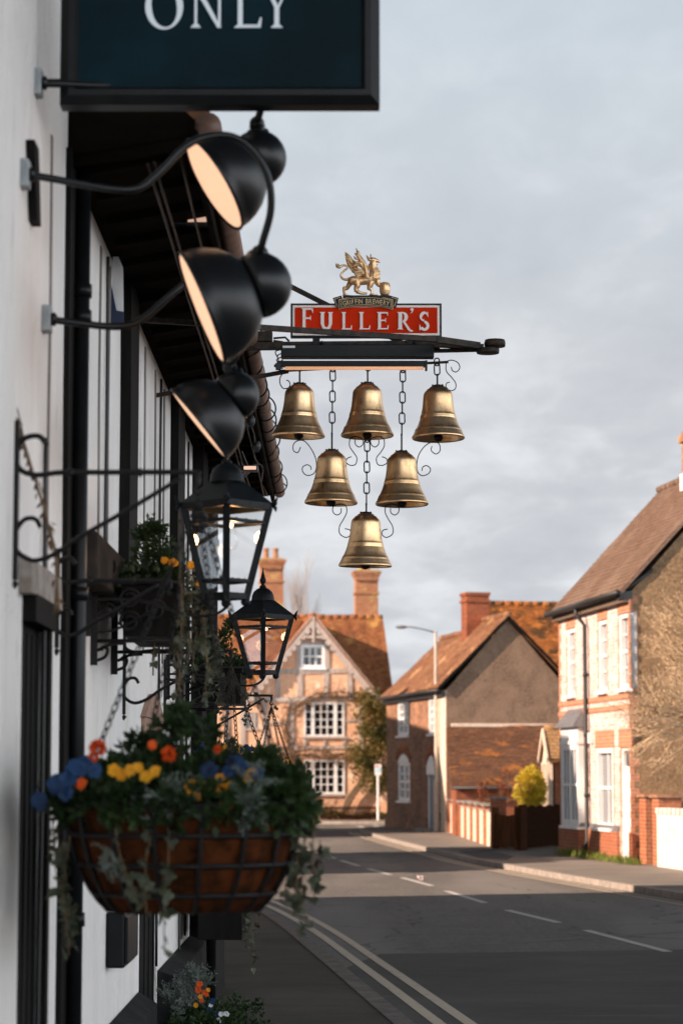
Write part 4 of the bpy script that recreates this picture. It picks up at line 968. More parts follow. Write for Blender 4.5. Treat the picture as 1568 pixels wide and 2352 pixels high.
# the sprawling tree in front of the pebbledashed side wall
p0 = Vector((7.65, 45.2, 0)); g = random.Random(21)
st = thing('winter_tree', 'spreading bare tree with pale budding twigs in front of the pebbledashed side wall', 'tree', p0)
mb = MB(); mb.tube([p0, p0 + Vector((-.1, 0, 1.5)), p0 + Vector((-.15, 0, 3.0))], [.17, .14, .12], 8); mb.build('trunk', M_bark, st, world=True)
M_twig = plain('sunlit_twigs', (.56, .41, .26), .9, 0, (.36, .25, .15), 10)
mb = MB(); tips = []; top = p0 + Vector((-.15, 0, 3.0))
for k, d in enumerate(((-.8, 0, .9), (-.5, .2, 1.2), (.1, -.2, 1.4), (.9, .1, 1), (-.7, -.2, .25), (-.6, .3, .5), (1, -.3, .4), (-.75, -.3, -.15), (-.2, .3, 1.5), (.6, .4, 1.3), (-.9, .1, -.35), (-.35, -.2, 1.5), (-.6, .1, 1.0))):
    branchtree(mb, top + Vector((0, 0, rnd.uniform(-.4, .1))), d, .85, .040, 4, .42, 3, .08, tips, g, .76)
mb.build('branches', M_twig, st, world=True)
mb = MB()
for q_, d in tips:
    for _ in range(4): leaf(mb, q_ + rvec(g) * .10 - d * g.random() * .2, rvec(g), .04, .025)
mb.build('buds', plain('tan_buds', (.50, .36, .22), .9), st, world=True)

# ================================================================== the rest of the left side of the street (behind the pub's line of sight; it shades the road)
def cottage(x1, y0, y1, ez_, rz2, dep_, label, wallm, roofm, chims=(), rot=0.0):
    t = thing('terraced_cottage', label, 'house', (x1, y0, 0), R(90) + rot); Ln = y1 - y0
    hs = []; n = max(1, int(Ln / 3))
    for k in range(n):
        c = Ln * (k + .5) / n; hs += [(c - .5, c + .5, .95, 2.1), (c - .45, c + .45, min(3.0, ez_ - 1.3), min(4.1, ez_ - .25))]
    mb = MB(); hole_wall(mb, 0, Ln, 0, ez_, hs, .12)
    mb.quad((0, dep_, 0), (0, 0, 0), (0, 0, ez_), (0, dep_, ez_)); mb.quad((Ln, 0, 0), (Ln, dep_, 0), (Ln, dep_, ez_), (Ln, 0, ez_)); mb.quad((Ln, dep_, 0), (0, dep_, 0), (0, dep_, ez_), (Ln, dep_, ez_))
    for u in (0, Ln): mb.add([(u, 0, ez_), (u, dep_, ez_), (u, dep_ / 2, rz2 - .05)], [(0, 1, 2)], False)
    mb.build('wall', wallm, t)
    for h in hs: window(t, *h, 2, 3, .07, .07, .03)
    mb = MB(); tiles(mb, (-.15, -.3, ez_ - .05), (Ln + .15, -.3, ez_ - .05), (Ln + .15, dep_ / 2, rz2), (-.15, dep_ / 2, rz2), .14, .02, 16, .015, seed=int(y0)); tiles(mb, (Ln + .15, dep_ + .3, ez_ - .05), (-.15, dep_ + .3, ez_ - .05), (-.15, dep_ / 2, rz2), (Ln + .15, dep_ / 2, rz2), .14, .02, 12, .015, seed=int(y0) + 1)
    ridge(mb, (-.15, dep_ / 2, rz2 + .04), (Ln + .15, dep_ / 2, rz2 + .04)); mb.build('roof', roofm, t)
    for c in chims: mb = MB(); mb.box(c, c + .7, dep_ / 2 - .4, dep_ / 2 + .4, rz2 - .5, rz2 + 1.1); mb.box(c - .05, c + .75, dep_ / 2 - .45, dep_ / 2 + .45, rz2 + .9, rz2 + 1.0); mb.build('chimney', M_chimbrick, t)
    return t
cottage(-3.2, 21.3, 32.8, 4.2, 7.4, 6, 'brick cottage next to the pub on the left of the street', M_darkbrick, M_tile_m, (2, 9))
cottage(-6.2, 43.4, 46.3, 3.4, 6.1, 5, 'small brick cottage past the gap on the left of the street', M_tudorbrick, M_tile_t, (1.2,))
cottage(-7.2, 46.6, 53.0, 6.0, 9.5, 5, 'tall pale brick house where the street bends left', M_pinkbrick, M_tile_m, (2.5,))
cottage(-10.0, 69.0, 79.0, 6.6, 10.6, 6, 'tall brown brick house round the bend on the left', M_darkbrick, M_tile_t, (4,))
# ================================================================== the pub on the left
PF = Frame((-1.0, 0), (-.0029, 1)); PL = 20.55; PS = -9.0
pub = thing('timbered_pub', 'whitewashed black timbered pub with dark overhanging eaves along the left side', 'pub', PF.o, PF.rz)
WZ = 4.08
dA = rect(PF, 44, 1418, 92, 2352); dA = (dA[0], dA[1], 0, dA[3]); dB = rect(PF, 322, 1652, 362, 2100); dB = (dB[0], dB[1], 0, dB[3])
mb = MB(); hole_wall(mb, PS, PL, 0, WZ, [dA, dB], .22)
mb.quad((PL, 0, 0), (PL, 6, 0), (PL, 6, WZ), (PL, 0, WZ)); mb.quad((PS, 6, 0), (PS, 0, 0), (PS, 0, WZ), (PS, 6, WZ)); mb.quad((PL, 6, 0), (PS, 6, 0), (PS, 6, WZ), (PL, 6, WZ))
for u in (PS, PL): mb.add([(u, 0, WZ), (u, 6, WZ), (u, 3, 7.45)], [(0, 1, 2)], False)
US = 8.86; NZ = 6.4
hn = MB(); hole_wall(hn, PS, US, WZ, NZ, [], .2); hn.quad((US, 0, WZ), (US, 6, WZ), (US, 6, NZ), (US, 0, NZ)); hn.quad((PS, 6, WZ), (PS, 0, WZ), (PS, 0, NZ), (PS, 6, NZ)); hn.quad((US, 6, WZ), (PS, 6, WZ), (PS, 6, NZ), (US, 6, NZ))
for u in (PS, US): hn.add([(u, 0, NZ), (u, 6, NZ), (u, 3, 9.0)], [(0, 1, 2)], False)
mb.v, mb.f, mb.mi, mb.sm = mb.v, mb.f, mb.mi, mb.sm
mb.build('wall', M_white, pub); hn.build('upper_wall', M_white, pub)
hn = MB(); tiles(hn, (PS - .1, -.35, NZ - .1), (US + .12, -.35, NZ - .1), (US + .12, 3, 9.1), (PS - .1, 3, 9.1), .14, .02, 30, .014, seed=63); tiles(hn, (US + .12, 6.4, NZ - .1), (PS - .1, 6.4, NZ - .1), (PS - .1, 3, 9.1), (US + .12, 3, 9.1), .16, .02, 20, .014, seed=64); hn.build('upper_roof', M_tile_m, pub)
# dark posts
def wobbly_post(u0, u1, pr, z0, z1, name='timber_post'):
    mb = MB(); n = int((z1 - z0) / .18) + 1
    for i in range(n):
        za, zb = z0 + (z1 - z0) * i / n, z0 + (z1 - z0) * (i + 1) / n
        f = lambda z, s: noise.noise(Vector((u0 * 3, z * 1.7, s))) * .016
        a0, a1, b0, b1 = u0 + f(za, 1) * 2, u0 + f(zb, 1) * 2, u1 + f(za, 4) * 2, u1 + f(zb, 4) * 2
        mb.quad((a0, 0, za), (a0, -pr, za), (a1, -pr, zb), (a1, 0, zb)); mb.quad((a0, -pr, za), (b0, -pr, za), (b1, -pr, zb), (a1, -pr, zb)); mb.quad((b0, -pr, za), (b0, 0, za), (b1, 0, zb), (b1, -pr, zb))
    return mb.build(name, M_black, pub)
wobbly_post(8.82, 9.15, .02, .0, WZ); wobbly_post(11.15, 11.62, .05, 2.62, WZ); wobbly_post(14.6, 15.25, .05, 2.45, WZ); wobbly_post(16.9, 17.5, .08, 0, WZ)
wobbly_post(4.2, 4.6, .05, 0, WZ); wobbly_post(.8, 1.2, .05, 0, WZ)
# grey weathered battens, cracks and cables on the panels
M_batten = plain('grey_weathered_batten', (.26, .235, .215), .9, 0, (.14, .12, .11), 9, .5, 60, sc=(1, 1, .2))
mb = MB()
for u, pr, wd, z0, z1 in ((10.15, .006, .05, 2.6, 4.0), (10.55, .008, .03, 2.6, 4.0), (12.6, .006, .06, 2.4, 4.0), (13.3, .008, .04, 2.3, 4.0), (14.0, .008, .05, 2.4, 4.0), (15.9, .01, .06, .7, 4.0), (18.4, .01, .08, .7, 4.0), (19.2, .01, .06, .7, 4.0), (19.9, .01, .1, .7, 4.0), (8.35, .004, .05, .1, 4.0)):
    n = 14
    for i in range(n):
        za = z0 + (z1 - z0) * i / n; zb = z0 + (z1 - z0) * (i + 1) / n; o1 = noise.noise(Vector((u, za * 1.3, 0))) * .05; o2 = noise.noise(Vector((u, zb * 1.3, 0))) * .05
        mb.bar((u + o1, -pr / 2, za), (u + o2, -pr / 2, zb), wd, pr, (0, -1, 0))
    mb.build('batten', M_batten, pub); mb = MB()
mb = MB()
for u, z0, z1 in ((10.35, 2.7, 4.0), (13.6, .7, 4.0), (16.2, .7, 4.0), (15.6, 0, 4), (8.2, .0, 2.9), (18.9, .7, 4)):
    pts = [(u + .02 * math.sin(z * 3 + u), -.014, z) for z in [z0 + (z1 - z0) * i / 16 for i in range(17)]]; mb = MB(); mb.tube(pts, .008, 5); mb.build('wall_cable', M_cable, pub)
# ledge at first-floor level
mb = MB(); mb.box(9.26, 11.5, -.09, -.002, 2.50, 2.69); mb.build('jetty_beam', plain('brown_grey_beam', (.05, .04, .033), .9, 0, (.028, .022, .019), 7, .6, 30, .05), pub, bevel=.012)
# downpipe
mb = MB(); mb.tube([(9.0, -.045, 4.1), (9.0, -.045, .1)], .03, 12)
for z in (3.45, 3.55, 2.4, 1.2): mb.tube([(9.0, -.045, z), (9.0, -.045, z + .05)], .038, 12)
mb.build('downpipe', M_blackpaint, pub)
mb = MB(); mb.tube([(17.6, -.42, 4.05), (17.6, -.14, 3.8), (17.6, -.11, 3.65), (17.6, -.11, .1)], .04, 10)
for z in (3.3, 3.42, 2.2): mb.tube([(17.6, -.11, z), (17.6, -.11, z + .05)], .05, 10)
mb.build('downpipe', M_blackpaint, pub)
# plinth
mb = MB(); mb.box(dA[1] + .02, 8.8, -.02, -.002, 0, .3); mb.prism([(9.3, -.11, 0), (9.3, -.002, 0), (9.3, -.002, .66), (9.3, -.10, .60)], (dB[0] - 9.36, 0, 0)); mb.prism([(dB[1] + .05, -.13, 0), (dB[1] + .05, -.002, 0), (dB[1] + .05, -.002, .66), (dB[1] + .05, -.12, .62)], (16.85 - dB[1] - .05, 0, 0)); mb.box(17.52, PL, -.08, -.002, 0, .5)
mb.build('plinth', M_plinth, pub, bevel=.008)
# doors
for d, nm in ((dA, 'near'), (dB, 'far')):
    mb = MB(); a, b, c, e = d; mb.box(a + .004, b - .004, .012, .19, 0, e - .004); o = mb.build('door', M_black, pub)
    mb = MB()
    for k in range(4): x = a + (b - a) * (k + .5) / 4; mb.box(x - .008, x + .008, .004, .011, .05, e - .05)
    mb.build('door_boards', M_darkin, o)
mb = MB(); a, b, c, e = dA; mb.bar((a, -.02, e + .02), (b + .03, -.02, e + .02), .05, .09); mb.box(b - .03, b + .04, -.03, .0, 0, e + .02); mb.build('door_frame', M_black, pub)
a, b, c, e = dA; mb = MB(); mb.prism([(a - .1, -.045, e + .06), (a - .1, -.002, e + .06), (a - .1, -.002, e + .19), (a - .1, -.04, e + .17)], (b - a + .3, 0, 0)); mb.build('door_hood', plain('brown_render_hood', (.20, .16, .13), .9, 0, (.34, .30, .27), 14, .6, 30), pub)
a, b, c, e = dB; mb = MB(); archtop(mb, a - .06, b + .08, e - .0, .14, -.03, -.001); mb.box(a - .0, b + .0, -.02, .1, e - .3, e - .001); mb.build('brick_lintel', plain('pale_brick_lintel', (.36, .22, .16), .85, 0, (.26, .15, .11), 8, .5, 30), pub)
# roof, eaves and soffit
mb = MB(); zg = 4.20
tiles(mb, (US + .01, -.52, zg + .03), (PL + .15, -.52, zg + .03), (PL + .15, 3, 7.55), (US + .01, 3, 7.55), .13, .02, 60, .014, seed=61)
tiles(mb, (PL + .15, 6.5, zg + .03), (US + .01, 6.5, zg + .03), (US + .01, 3, 7.55), (PL + .15, 3, 7.55), .16, .02, 30, .014, seed=62); ridge(mb, (US + .01, 3, 7.6), (PL + .15, 3, 7.6)); mb.build('roof', M_tile_m, pub)
mb = MB()
mb.box(12, 12.9, 2.6, 3.4, 7.2, 8.6); mb.box(11.95, 12.95, 2.55, 3.45, 8.4, 8.5)
mb.build('chimney', M_chimbrick, pub)
mb = MB(); mb.add([(US, 0, WZ - .02), (PL, 0, WZ - .02), (PL, -.46, zg - .06), (US, -.46, zg - .06)], [(0, 1, 2, 3)], False)
for k in range(int((PL - US) / .42)): u = US + .2 + k * .42; mb.bar((u, -.05, WZ - .028), (u, -.45, zg - .078), .07, .04)
mb.box(US, PL, -.49, -.465, zg - .14, zg - .01); mb.build('soffit', M_soffit, pub)
mb = MB()
mb.prism([(US + .012, 0, WZ - .06), (US + .012, -.50, zg - .10), (US + .012, -.50, zg + .02), (US + .012, 0, zg + .50)], (.03, 0, 0)); mb.build('verge_board', M_soffit, pub); mb = MB()
for y, z in ((-.30, 4.03), (-.325, 4.035), (-.42, 4.06)):
    pts = [(u, y + .002 * math.sin(u * 2 + y * 30), z + .003 * math.sin(u * 1.3 + y * 50)) for u in [US + i * .5 for i in range(int((PL - US) / .5))]]; mb.tube(pts, .006, 5)
mb.build('eaves_cable', plain('brown_glossy_cable', (.03, .016, .010), .4, 0, None, 1, 0, 1, .2), pub)
mb = MB(); mb.tube([(US, -.525, zg - .02), (PL + .1, -.525, zg - .02)], .05, 14)
for k in range(2): u = US + 2.9 + k * 4.0; mb.tube([(u, -.525, zg - .02), (u + .06, -.525, zg - .02)], .057, 14)
mb.build('gutter', M_gutter, pub)
mb = MB(); pts = []; g = random.Random(5)
for i in range(420):
    u = 13.2 + 7.2 * i / 420; an = 2 * math.pi * i / 34 + .9 * math.sin(i * .11); rr = .066 + .018 * math.sin(i * .21); pts.append((u, -.525 + rr * math.cos(an), zg - .02 + rr * math.sin(an)))
mb.tube(pts, .0055, 5)
for k in range(3):
    u = 14.2 + k * 1.2; mb.lathe([(.01, 0), (.022, -.02), (.022, -.09), (.03, -.10), (.03, -.13), (.01, -.16)], (u, -.46, zg - .06), seg=8)
pts = [(11 + i * .3, -.44 + .02 * math.sin(i), zg - .12 - .05 * abs(math.sin(i * .8))) for i in range(30)]; mb.tube(pts, .005, 4)
mb.build('festoon_cable', M_cable, pub)
# flood lights below the eaves
for px, py, Y in ((432, 508, 10.2), (560, 1077, 15.5)):
    p = at(px, py, Y); t = thing('eaves_floodlight', 'slim floodlight under the pub eaves, ' + ('beside the upper swan neck lamp' if Y < 12 else 'above the nearer lantern'), 'floodlight', (p.x, p.y, p.z), 0, 'floodlights under the eaves')
    MB().box(-.08, .09, -.02, .10, -.01, .02).build('housing', M_blackpaint, t); MB().box(.0, .08, -.024, -.0205, -.007, .016).build('lens', emis('floodlight_face_%d' % px, (1, .62, .45), .3), t)
    MB().bar((.02, .04, .02), (-.02, .05, .12), .015, .015).build('bracket', M_blackpaint, t)
# dark timber strap near the camera, sign on post, wall boxes
p0 = PF.uz(88, 338, -.03); p1 = PF.uz(118, 565, -.03); mb = MB()
t = thing('timber_strap', 'short dark weathered timber strap fixed high on the white wall beside the lamps', 'timber strap', PF.world(p0[0], 0, p1[1]), PF.rz)
h_ = p0[1] - p1[1]; mb.prism([(0, -.03, 0), (.10, -.03, 0), (.02, -.03, h_), (-.10, -.03, h_)], (0, .028, 0)); mb.build('timber_board', M_black, t)
u, z = PF.uz(252, 745, 0); t = thing('bracket_sign', 'small pale and navy sign seen edge on, beside a black post', 'sign', PF.world(u, 0, z), PF.rz)
hh = PF.uz(252, 585, 0)[1] - z
mb = MB(); mb.prism([(0, -.01, hh * .2), (0, -.06, hh * .0), (0, -.055, hh * .85), (0, -.035, hh), (0, -.01, hh)], (.02, 0, 0)); mb.build('pale_panel', M_paintw, t); mb = MB(); mb.prism([(-.012, -.004, 0), (-.012, -.062, 0), (-.012, -.062, hh * .18), (-.012, -.03, hh * .2), (-.012, -.004, hh * .6)], (.011, 0, 0)); mb.build('navy_panel', plain('navy_panel', (.01, .02, .06), .5), t)
def wallbox(px0, px1, y0, y1, dep_, label, name, n=0):
    u, _ = PF.uz(px0, 1900, 0); z1 = PF.uz(px0 + 1, y0, 0)[1]; z0 = PF.uz(px0 + 1, y1, 0)[1]
    x = at(px1, 1900, u).x; pr = x - PF.world(u, 0, 0).x
    t = thing(name, label, 'box', PF.world(u, 0, z0), PF.rz)
    MB().box(0, dep_, -pr, -.001, 0, z1 - z0).build('casing', M_blackpaint, t, bevel=.012); MB().box(-.004, dep_ + .004, -pr - .012, -pr - .001, .02, z1 - z0 - .02).build('lid', M_blackpaint, t)
    return t, u, pr, z0, z1
wallbox(245, 290, 2095, 2222, .55, 'black wall mounted box low on the white wall behind the big flower basket', 'wall_box')
# ------------------------------------------------------------------ foliage helpers for the planters
def mound(mb, c, rx, ry, rz_, n, ln, wd, g, shape=leaf, per=10, low=-.2):
    for _ in range(n):
        v = rvec(g).normalized(); v.z = abs(v.z) if v.z < low else v.z
        q = Vector(c) + Vector((v.x * rx, v.y * ry, v.z * rz_)) * g.uniform(.45, 1.03)
        for _ in range(per):
            w_ = rvec(g)
            if shape is ivyleaf: ivyleaf(mb, q + w_ * ln, v + w_, ln)
            else: leaf(mb, q + w_ * ln * .8, v * .6 + w_, ln * g.uniform(.7, 1.2), wd)
def trail(mbs, mbl, p, ln, g, sway=.3, leafsz=.03, out=Vector((0, 0, 0)), step=.035, dens=.62):
    leafsz *= 1.3; ln *= g.uniform(.75, 1.2)
    pts = [Vector(p)]; d = Vector((out.x, out.y, .2)).normalized() if out.length else Vector((0, 0, -1)); n = int(ln / step)
    for i in range(n):
        d = (d + Vector((0, 0, -.22)) + rvec(g) * sway * .75).normalized(); pts.append(pts[-1] + d * step)
        for _ in range(2):
            if g.random() < dens: ivyleaf(mbl, pts[-1] + rvec(g) * .012, rvec(g) + Vector((0, 0, -.6)), leafsz * g.uniform(.6, 1.2))
    mbs.tube(pts, .0022, 3, False)
def silver(mb, c, r, n, g, up=.5):
    for _ in range(n):
        d = (rvec(g) + Vector((0, 0, up))).normalized(); p = Vector(c) + rvec(g) * r * .25; q = p + d * r * g.uniform(.6, 1.1)
        for k in range(6):
            m = p.lerp(q, (k + 1) / 6); s_ = d.cross(rvec(g)).normalized()
            leaf(mb, m, d + s_, r * .28, r * .07); leaf(mb, m, d - s_, r * .28, r * .07)
        leaf(mb, p, d, (q - p).length, r * .05)
def flowerpart(parent, name, mat, items, label=None):
    for (p, r, kind) in items:
        mb = MB()
        if kind == 'pom': pompon(mb, p, r)
        else:
            for k in range(3): flower(mb, Vector(p) + rvec() * r * .3, Vector((rnd.uniform(-.5, .5), -1, rnd.uniform(-.2, .7))), r)
        mb.build(name, mat, parent, world=True)

# ------------------------------------------------------------------ wrought iron basket brackets
def bracket(Y, zarm, label, arm=.56, s=1.0):
    """in the plane square to the wall; x outwards"""
    w0 = PF.world(Y, 0, zarm); t = thing('basket_bracket', label, 'bracket', (w0.x, Y, zarm), 0, 'scrolled basket brackets along the pub wall')
    k = arm / 415
    V = lambda x, z: (x * k, 0, z * k)
    mb = MB(); mb.box(-.0, .014, -.015, .015, -250 * k, 120 * k); mb.lathe([(0, 0), (.014, .01), (0, .03)], (.007, 0, -250 * k), (0, 0, -1), 6); mb.build('wall_bar', M_iron, t)
    P = lambda pts, r=.008: MB().tube([V(x, z) for x, z in pts], r, 7)
    top = scroll((42, 48), 34, 46, 20, 250, 16); mb = MB(); mb.tube(smooth_path([V(75, 62), V(55, 85), V(20, 78), V(2, 45), V(12, 8), V(50, -6), V(110, 0), V(200, 0), V(410, 0), V(425, -10), V(425, -28)], 5), .0085, 8)
    for x in (130, 290): mb.ball(V(x, 0), .014, 8, 6)
    mb.build('arm', M_iron, t)
    mb = MB(); mb.tube(smooth_path([V(62, -128), V(48, -108), V(22, -112), V(3, -145), V(8, -182), V(45, -205), V(95, -190), V(150, -152), V(250, -95), V(385, -14)], 5), .0075, 8); mb.build('strut', M_iron, t)
    mb = MB(); mb.tube(smooth_path([V(425, -28), V(418, -42), V(425, -52), V(433, -44)], 4), .005, 6); mb.build('hook', M_iron, t)
    return t, Vector((w0.x + 425 * k, Y, zarm - 50 * k))
def chain(mb, p, q, link=.03, r=.0028):
    p, q = Vector(p), Vector(q); d = (q - p); n = max(2, int(d.length / (link * .78))); d.normalize(); a = d.orthogonal().normalized(); b = a.cross(d)
    for i in range(n):
        c = p.lerp(q, (i + .5) / n); s_ = a if i % 2 else b
        mb.tube([c + d * math.cos(t) * link * .5 + s_ * math.sin(t) * link * .26 for t in [2 * math.pi * j / 10 for j in range(10)]], r, 4, False, closed=True)
def basket_frame(t, c, rr, dp, mbliner=True, wire=.006):
    c = Vector(c); prof = lambda f: math.cos(f * math.pi / 2 * .80) ** .36      # radius at depth fraction
    mb = MB(); pr = [(rr * prof(i / 12) * .97, -dp * i / 12) for i in range(13)] + [(rr * .30, -dp * 1.01), (.0, -dp * 1.01)]
    mb.lathe(pr, c, seg=36); mb.build('coir_liner', M_coir, t, world=True)
    mb = MB()
    for f in (0, .28, .56, .84): mb.tube([c + Vector((math.cos(a) * rr * prof(f), math.sin(a) * rr * prof(f), -dp * f)) for a in [2 * math.pi * j / 40 for j in range(40)]], wire * (1.4 if f == 0 else 1), 6, False, closed=True)
    for k in range(16):
        a = 2 * math.pi * (k + .5) / 16; mb.tube([c + Vector((math.cos(a) * rr * prof(f), math.sin(a) * rr * prof(f), -dp * f)) for f in [j / 10 for j in range(11)]] + [c + Vector((0, 0, -dp * 1.02))], wire, 6, False)
    mb.build('wire_frame', M_iron, t, world=True)
# ================================================================== brackets and baskets
Yb = 7.5
zb_ = at(200, 1085, Yb).z
t1, hook1 = bracket(Yb, zb_, 'nearest scrolled iron bracket, carrying the big flower basket', .56)
t2, hook2 = bracket(8.65, at(200, 1334, 8.65).z, 'scrolled iron bracket half hidden behind the thick black post', .40)
t3, hook3 = bracket(11.45, at(200, 1495, 11.45).z, 'scrolled iron bracket below the nearer window planter', .50)
t4, hook4 = bracket(14.2, at(200, 1560, 14.2).z, 'small scrolled iron bracket just beyond the arched doorway', .40)
t5, hook5 = bracket(17.2, at(200, 1598, 17.2).z, 'farthest scrolled iron bracket, its hook standing against the timber framed house', .54)
S = lambda Y: Y / F
# ---- the large blurred basket
c = at(425, 1848, Yb); rr = 268 * S(Yb); dp = 236 * S(Yb)
hb = thing('hanging_basket', 'large brown lined wire basket of orange, yellow and blue flowers, nearest the camera', 'hanging basket', c, 0, 'hanging baskets of flowers')
hbp = at(425, 1150, Yb); hook = Vector((hook1.x, Yb, hook1.z - .02))
basket_frame(hb, c, rr, dp, wire=.008)
mb = MB()
for k in range(4): a = 2 * math.pi * k / 4 + .5; chain(mb, hook, c + Vector((math.cos(a) * rr, math.sin(a) * rr, 0)), .035, .0028)
mb.build('chain', M_iron, hb, world=True)
g = random.Random(77)
mb = MB()
mound(mb, c + Vector((0, 0, -.015)), rr * 1.03, rr * 1.02, .15, 430, .042, .03, g, per=11)
for k in range(150): a = g.uniform(0, 6.28); mound(mb, c + Vector((math.cos(a) * rr * 1.0, math.sin(a) * rr * 1.0, g.uniform(-.055, .03))), .03, .03, .035, 3, .034, .024, g, per=7)
for (px, py, r) in ((600, 1790, 40), (640, 1830, 40), (320, 1725, 32), (400, 1690, 44), (460, 1700, 44), (545, 1800, 40), (380, 1760, 40), (670, 1800, 26), (418, 1652, 16), (150, 1850, 36), (600, 1760, 24)):
    q = at(px, py, Yb - g.uniform(-.12, .2)); mound(mb, q, r * S(Yb), r * S(Yb), r * S(Yb) * 1.1, 16, .034, .022, g, per=9)
for k in range(26):
    a = g.uniform(0, 6.28); q = c + Vector((math.cos(a) * rr * .5, math.sin(a) * rr * .5, .06)); tip = q + Vector((g.gauss(0, .04), g.gauss(0, .04), g.uniform(.06, .15)))
    mb.tube([q, tip], .003, 4, False)
    for j in range(12): leaf(mb, q.lerp(tip, j / 12), rvec(g) + Vector((0, 0, .4)), .03, .012)
mb.build('foliage', M_leaf, hb, world=True)
mb = MB()
for px, py, r in ((370, 1835, .085), (410, 1850, .09), (345, 1862, .07), (560, 1850, .09), (575, 1870, .08), (450, 1870, .07), (590, 1800, .07), (310, 1870, .06), (250, 1950, .05), (395, 1905, .045), (390, 1985, .04), (260, 1985, .05)):
    silver(mb, at(px, py, Yb - rr * g.uniform(.85, 1.0)), r, 9, g, .3 if py < 1890 else -.6)
mb.build('silver_foliage', M_silver, hb, world=True)
ms, ml = MB(), MB()
for px, py, ln in ((690, 1850, .34), (705, 1840, .26), (720, 1880, .20), (665, 1880, .30), (700, 1900, .40), (735, 1930, .22), (680, 1830, .38), (130, 1900, .34), (120, 1880, .22), (145, 1930, .36), (160, 1920, .3), (265, 1900, .22), (350, 1890, .30), (385, 1900, .44), (130, 1860, .18)):
    q = at(px, py, Yb + (g.uniform(-.15, .1) if (px > 640 or px < 200) else -rr * .97)); trail(ms, ml, q, ln, g, .3, .032, step=.03)
for px, py in ((412, 1180), (414, 1260), (418, 1340), (420, 1420), (410, 1500)): trail(ms, ml, at(px, py, Yb), .14, g, .12, .017, step=.03, dens=.5)
ms.build('ivy_stem', M_vine, hb, world=True); ml.build('ivy', M_ivy, hb, world=True)
fl = lambda lst, dz=0: [(at(px, py, Yb - rr * (1.0 if py > 1760 else .75) + .02), r * .82 * S(Yb), k) for px, py, r, k in lst]
flowerpart(hb, 'orange_flower', M_orangef, fl([(225, 1718, 26, 'pom'), (214, 1738, 18, 'pom'), (388, 1732, 25, 'pom'), (500, 1722, 13, 'pom'), (186, 1800, 14, 'f'), (515, 1855, 17, 'f'), (350, 1712, 12, 'f')]))
flowerpart(hb, 'yellow_flower', M_yellowf, fl([(262, 1770, 17, 'f'), (282, 1782, 17, 'f'), (300, 1768, 16, 'f'), (318, 1765, 14, 'f'), (335, 1785, 17, 'f'), (356, 1772, 14, 'f'), (442, 1808, 20, 'f'), (448, 1828, 14, 'f'), (468, 1806, 13, 'f'), (510, 1795, 20, 'f'), (508, 1812, 14, 'f'), (572, 1782, 17, 'f'), (580, 1776, 13, 'f')]))
flowerpart(hb, 'blue_flower', M_bluef, fl([(132, 1806, 30, 'f'), (155, 1795, 24, 'f'), (150, 1822, 20, 'f'), (90, 1838, 22, 'f'), (92, 1850, 16, 'f'), (175, 1765, 26, 'f'), (195, 1758, 22, 'f'), (215, 1770, 20, 'f'), (480, 1772, 26, 'f'), (492, 1790, 20, 'f'), (540, 1752, 24, 'f'), (556, 1765, 20, 'f'), (588, 1776, 18, 'f'), (525, 1775, 18, 'f')]))
# ---- three smaller ones further along
def small_basket(hook, label, lenc=.46, rr=.19, seed=1):
    c = Vector(hook) - Vector((0, 0, lenc)); g = random.Random(seed)
    t = thing('hanging_basket', label, 'hanging basket', c, 0, 'hanging baskets of flowers'); basket_frame(t, c, rr, .16, wire=.004)
    mb = MB()
    for k in range(4): a = 2 * math.pi * k / 4 + .4 + seed; chain(mb, Vector(hook) + Vector((0, 0, -.02)), c + Vector((math.cos(a) * rr, math.sin(a) * rr, 0)), .03, .0028)
    mb.tube([Vector(hook) + Vector((0, 0, .0)), Vector(hook) + Vector((0, 0, -.03))], .004, 5); mb.build('chain', M_ironrust, t, world=True)
    mb = MB(); mound(mb, c, rr, rr, .12, 60, .035, .022, g, per=9); mb.build('foliage', M_leaf, t, world=True)
    ms, ml = MB(), MB()
    for k in range(8): a = g.uniform(0, 6.28); trail(ms, ml, c + Vector((math.cos(a) * rr, math.sin(a) * rr, .02)), g.uniform(.1, .35), g, .3, .028)
    ms.build('ivy_stem', M_vine, t, world=True); ml.build('ivy', M_ivy, t, world=True)
    for nm, m in (('yellow_flower', M_yellowf), ('blue_flower', M_bluef)):
        for k in range(3): mb = MB(); q = c + Vector((g.gauss(0, rr * .4), -rr * .6, .09)); flower(mb, q, (0, -1, .4), .03); mb.build(nm, m, t, world=True)
    return t
small_basket(hook3 + Vector((0, 0, 0)), 'smaller hanging basket on the bracket under the nearer window planter, hidden behind the big one', .5, .18, 3)
small_basket(hook5, 'farthest hanging basket on rusty chains, in front of the timber framed house', .5, .19, 8)
# dead vine trailing past the near bracket
mb = MB(); pts = [at(*p, Yb + .03) for p in ((14, 870), (35, 960), (62, 1050), (90, 1130), (112, 1210), (128, 1290), (132, 1400))]; mb.tube(smooth_path(pts, 6), .004, 5, False)
for i in range(3): mb.tube(smooth_path([p + rvec() * .015 for p in pts], 6), .0022, 4, False)
p = pts[-1]; t = thing('trailing_vine', 'thin dry brown vine hanging on the white wall behind the nearest bracket', 'vine', (p.x, p.y, p.z)); mb.build('stem', M_vine, t, world=True)
mb = MB(); g = random.Random(6)
for q in smooth_path(pts, 6):
    for _ in range(2): leaf(mb, q + rvec(g) * .01, rvec(g) + Vector((0, 0, -1)), .03, .012)
mb.build('leaves', M_deadleaf, t, world=True)

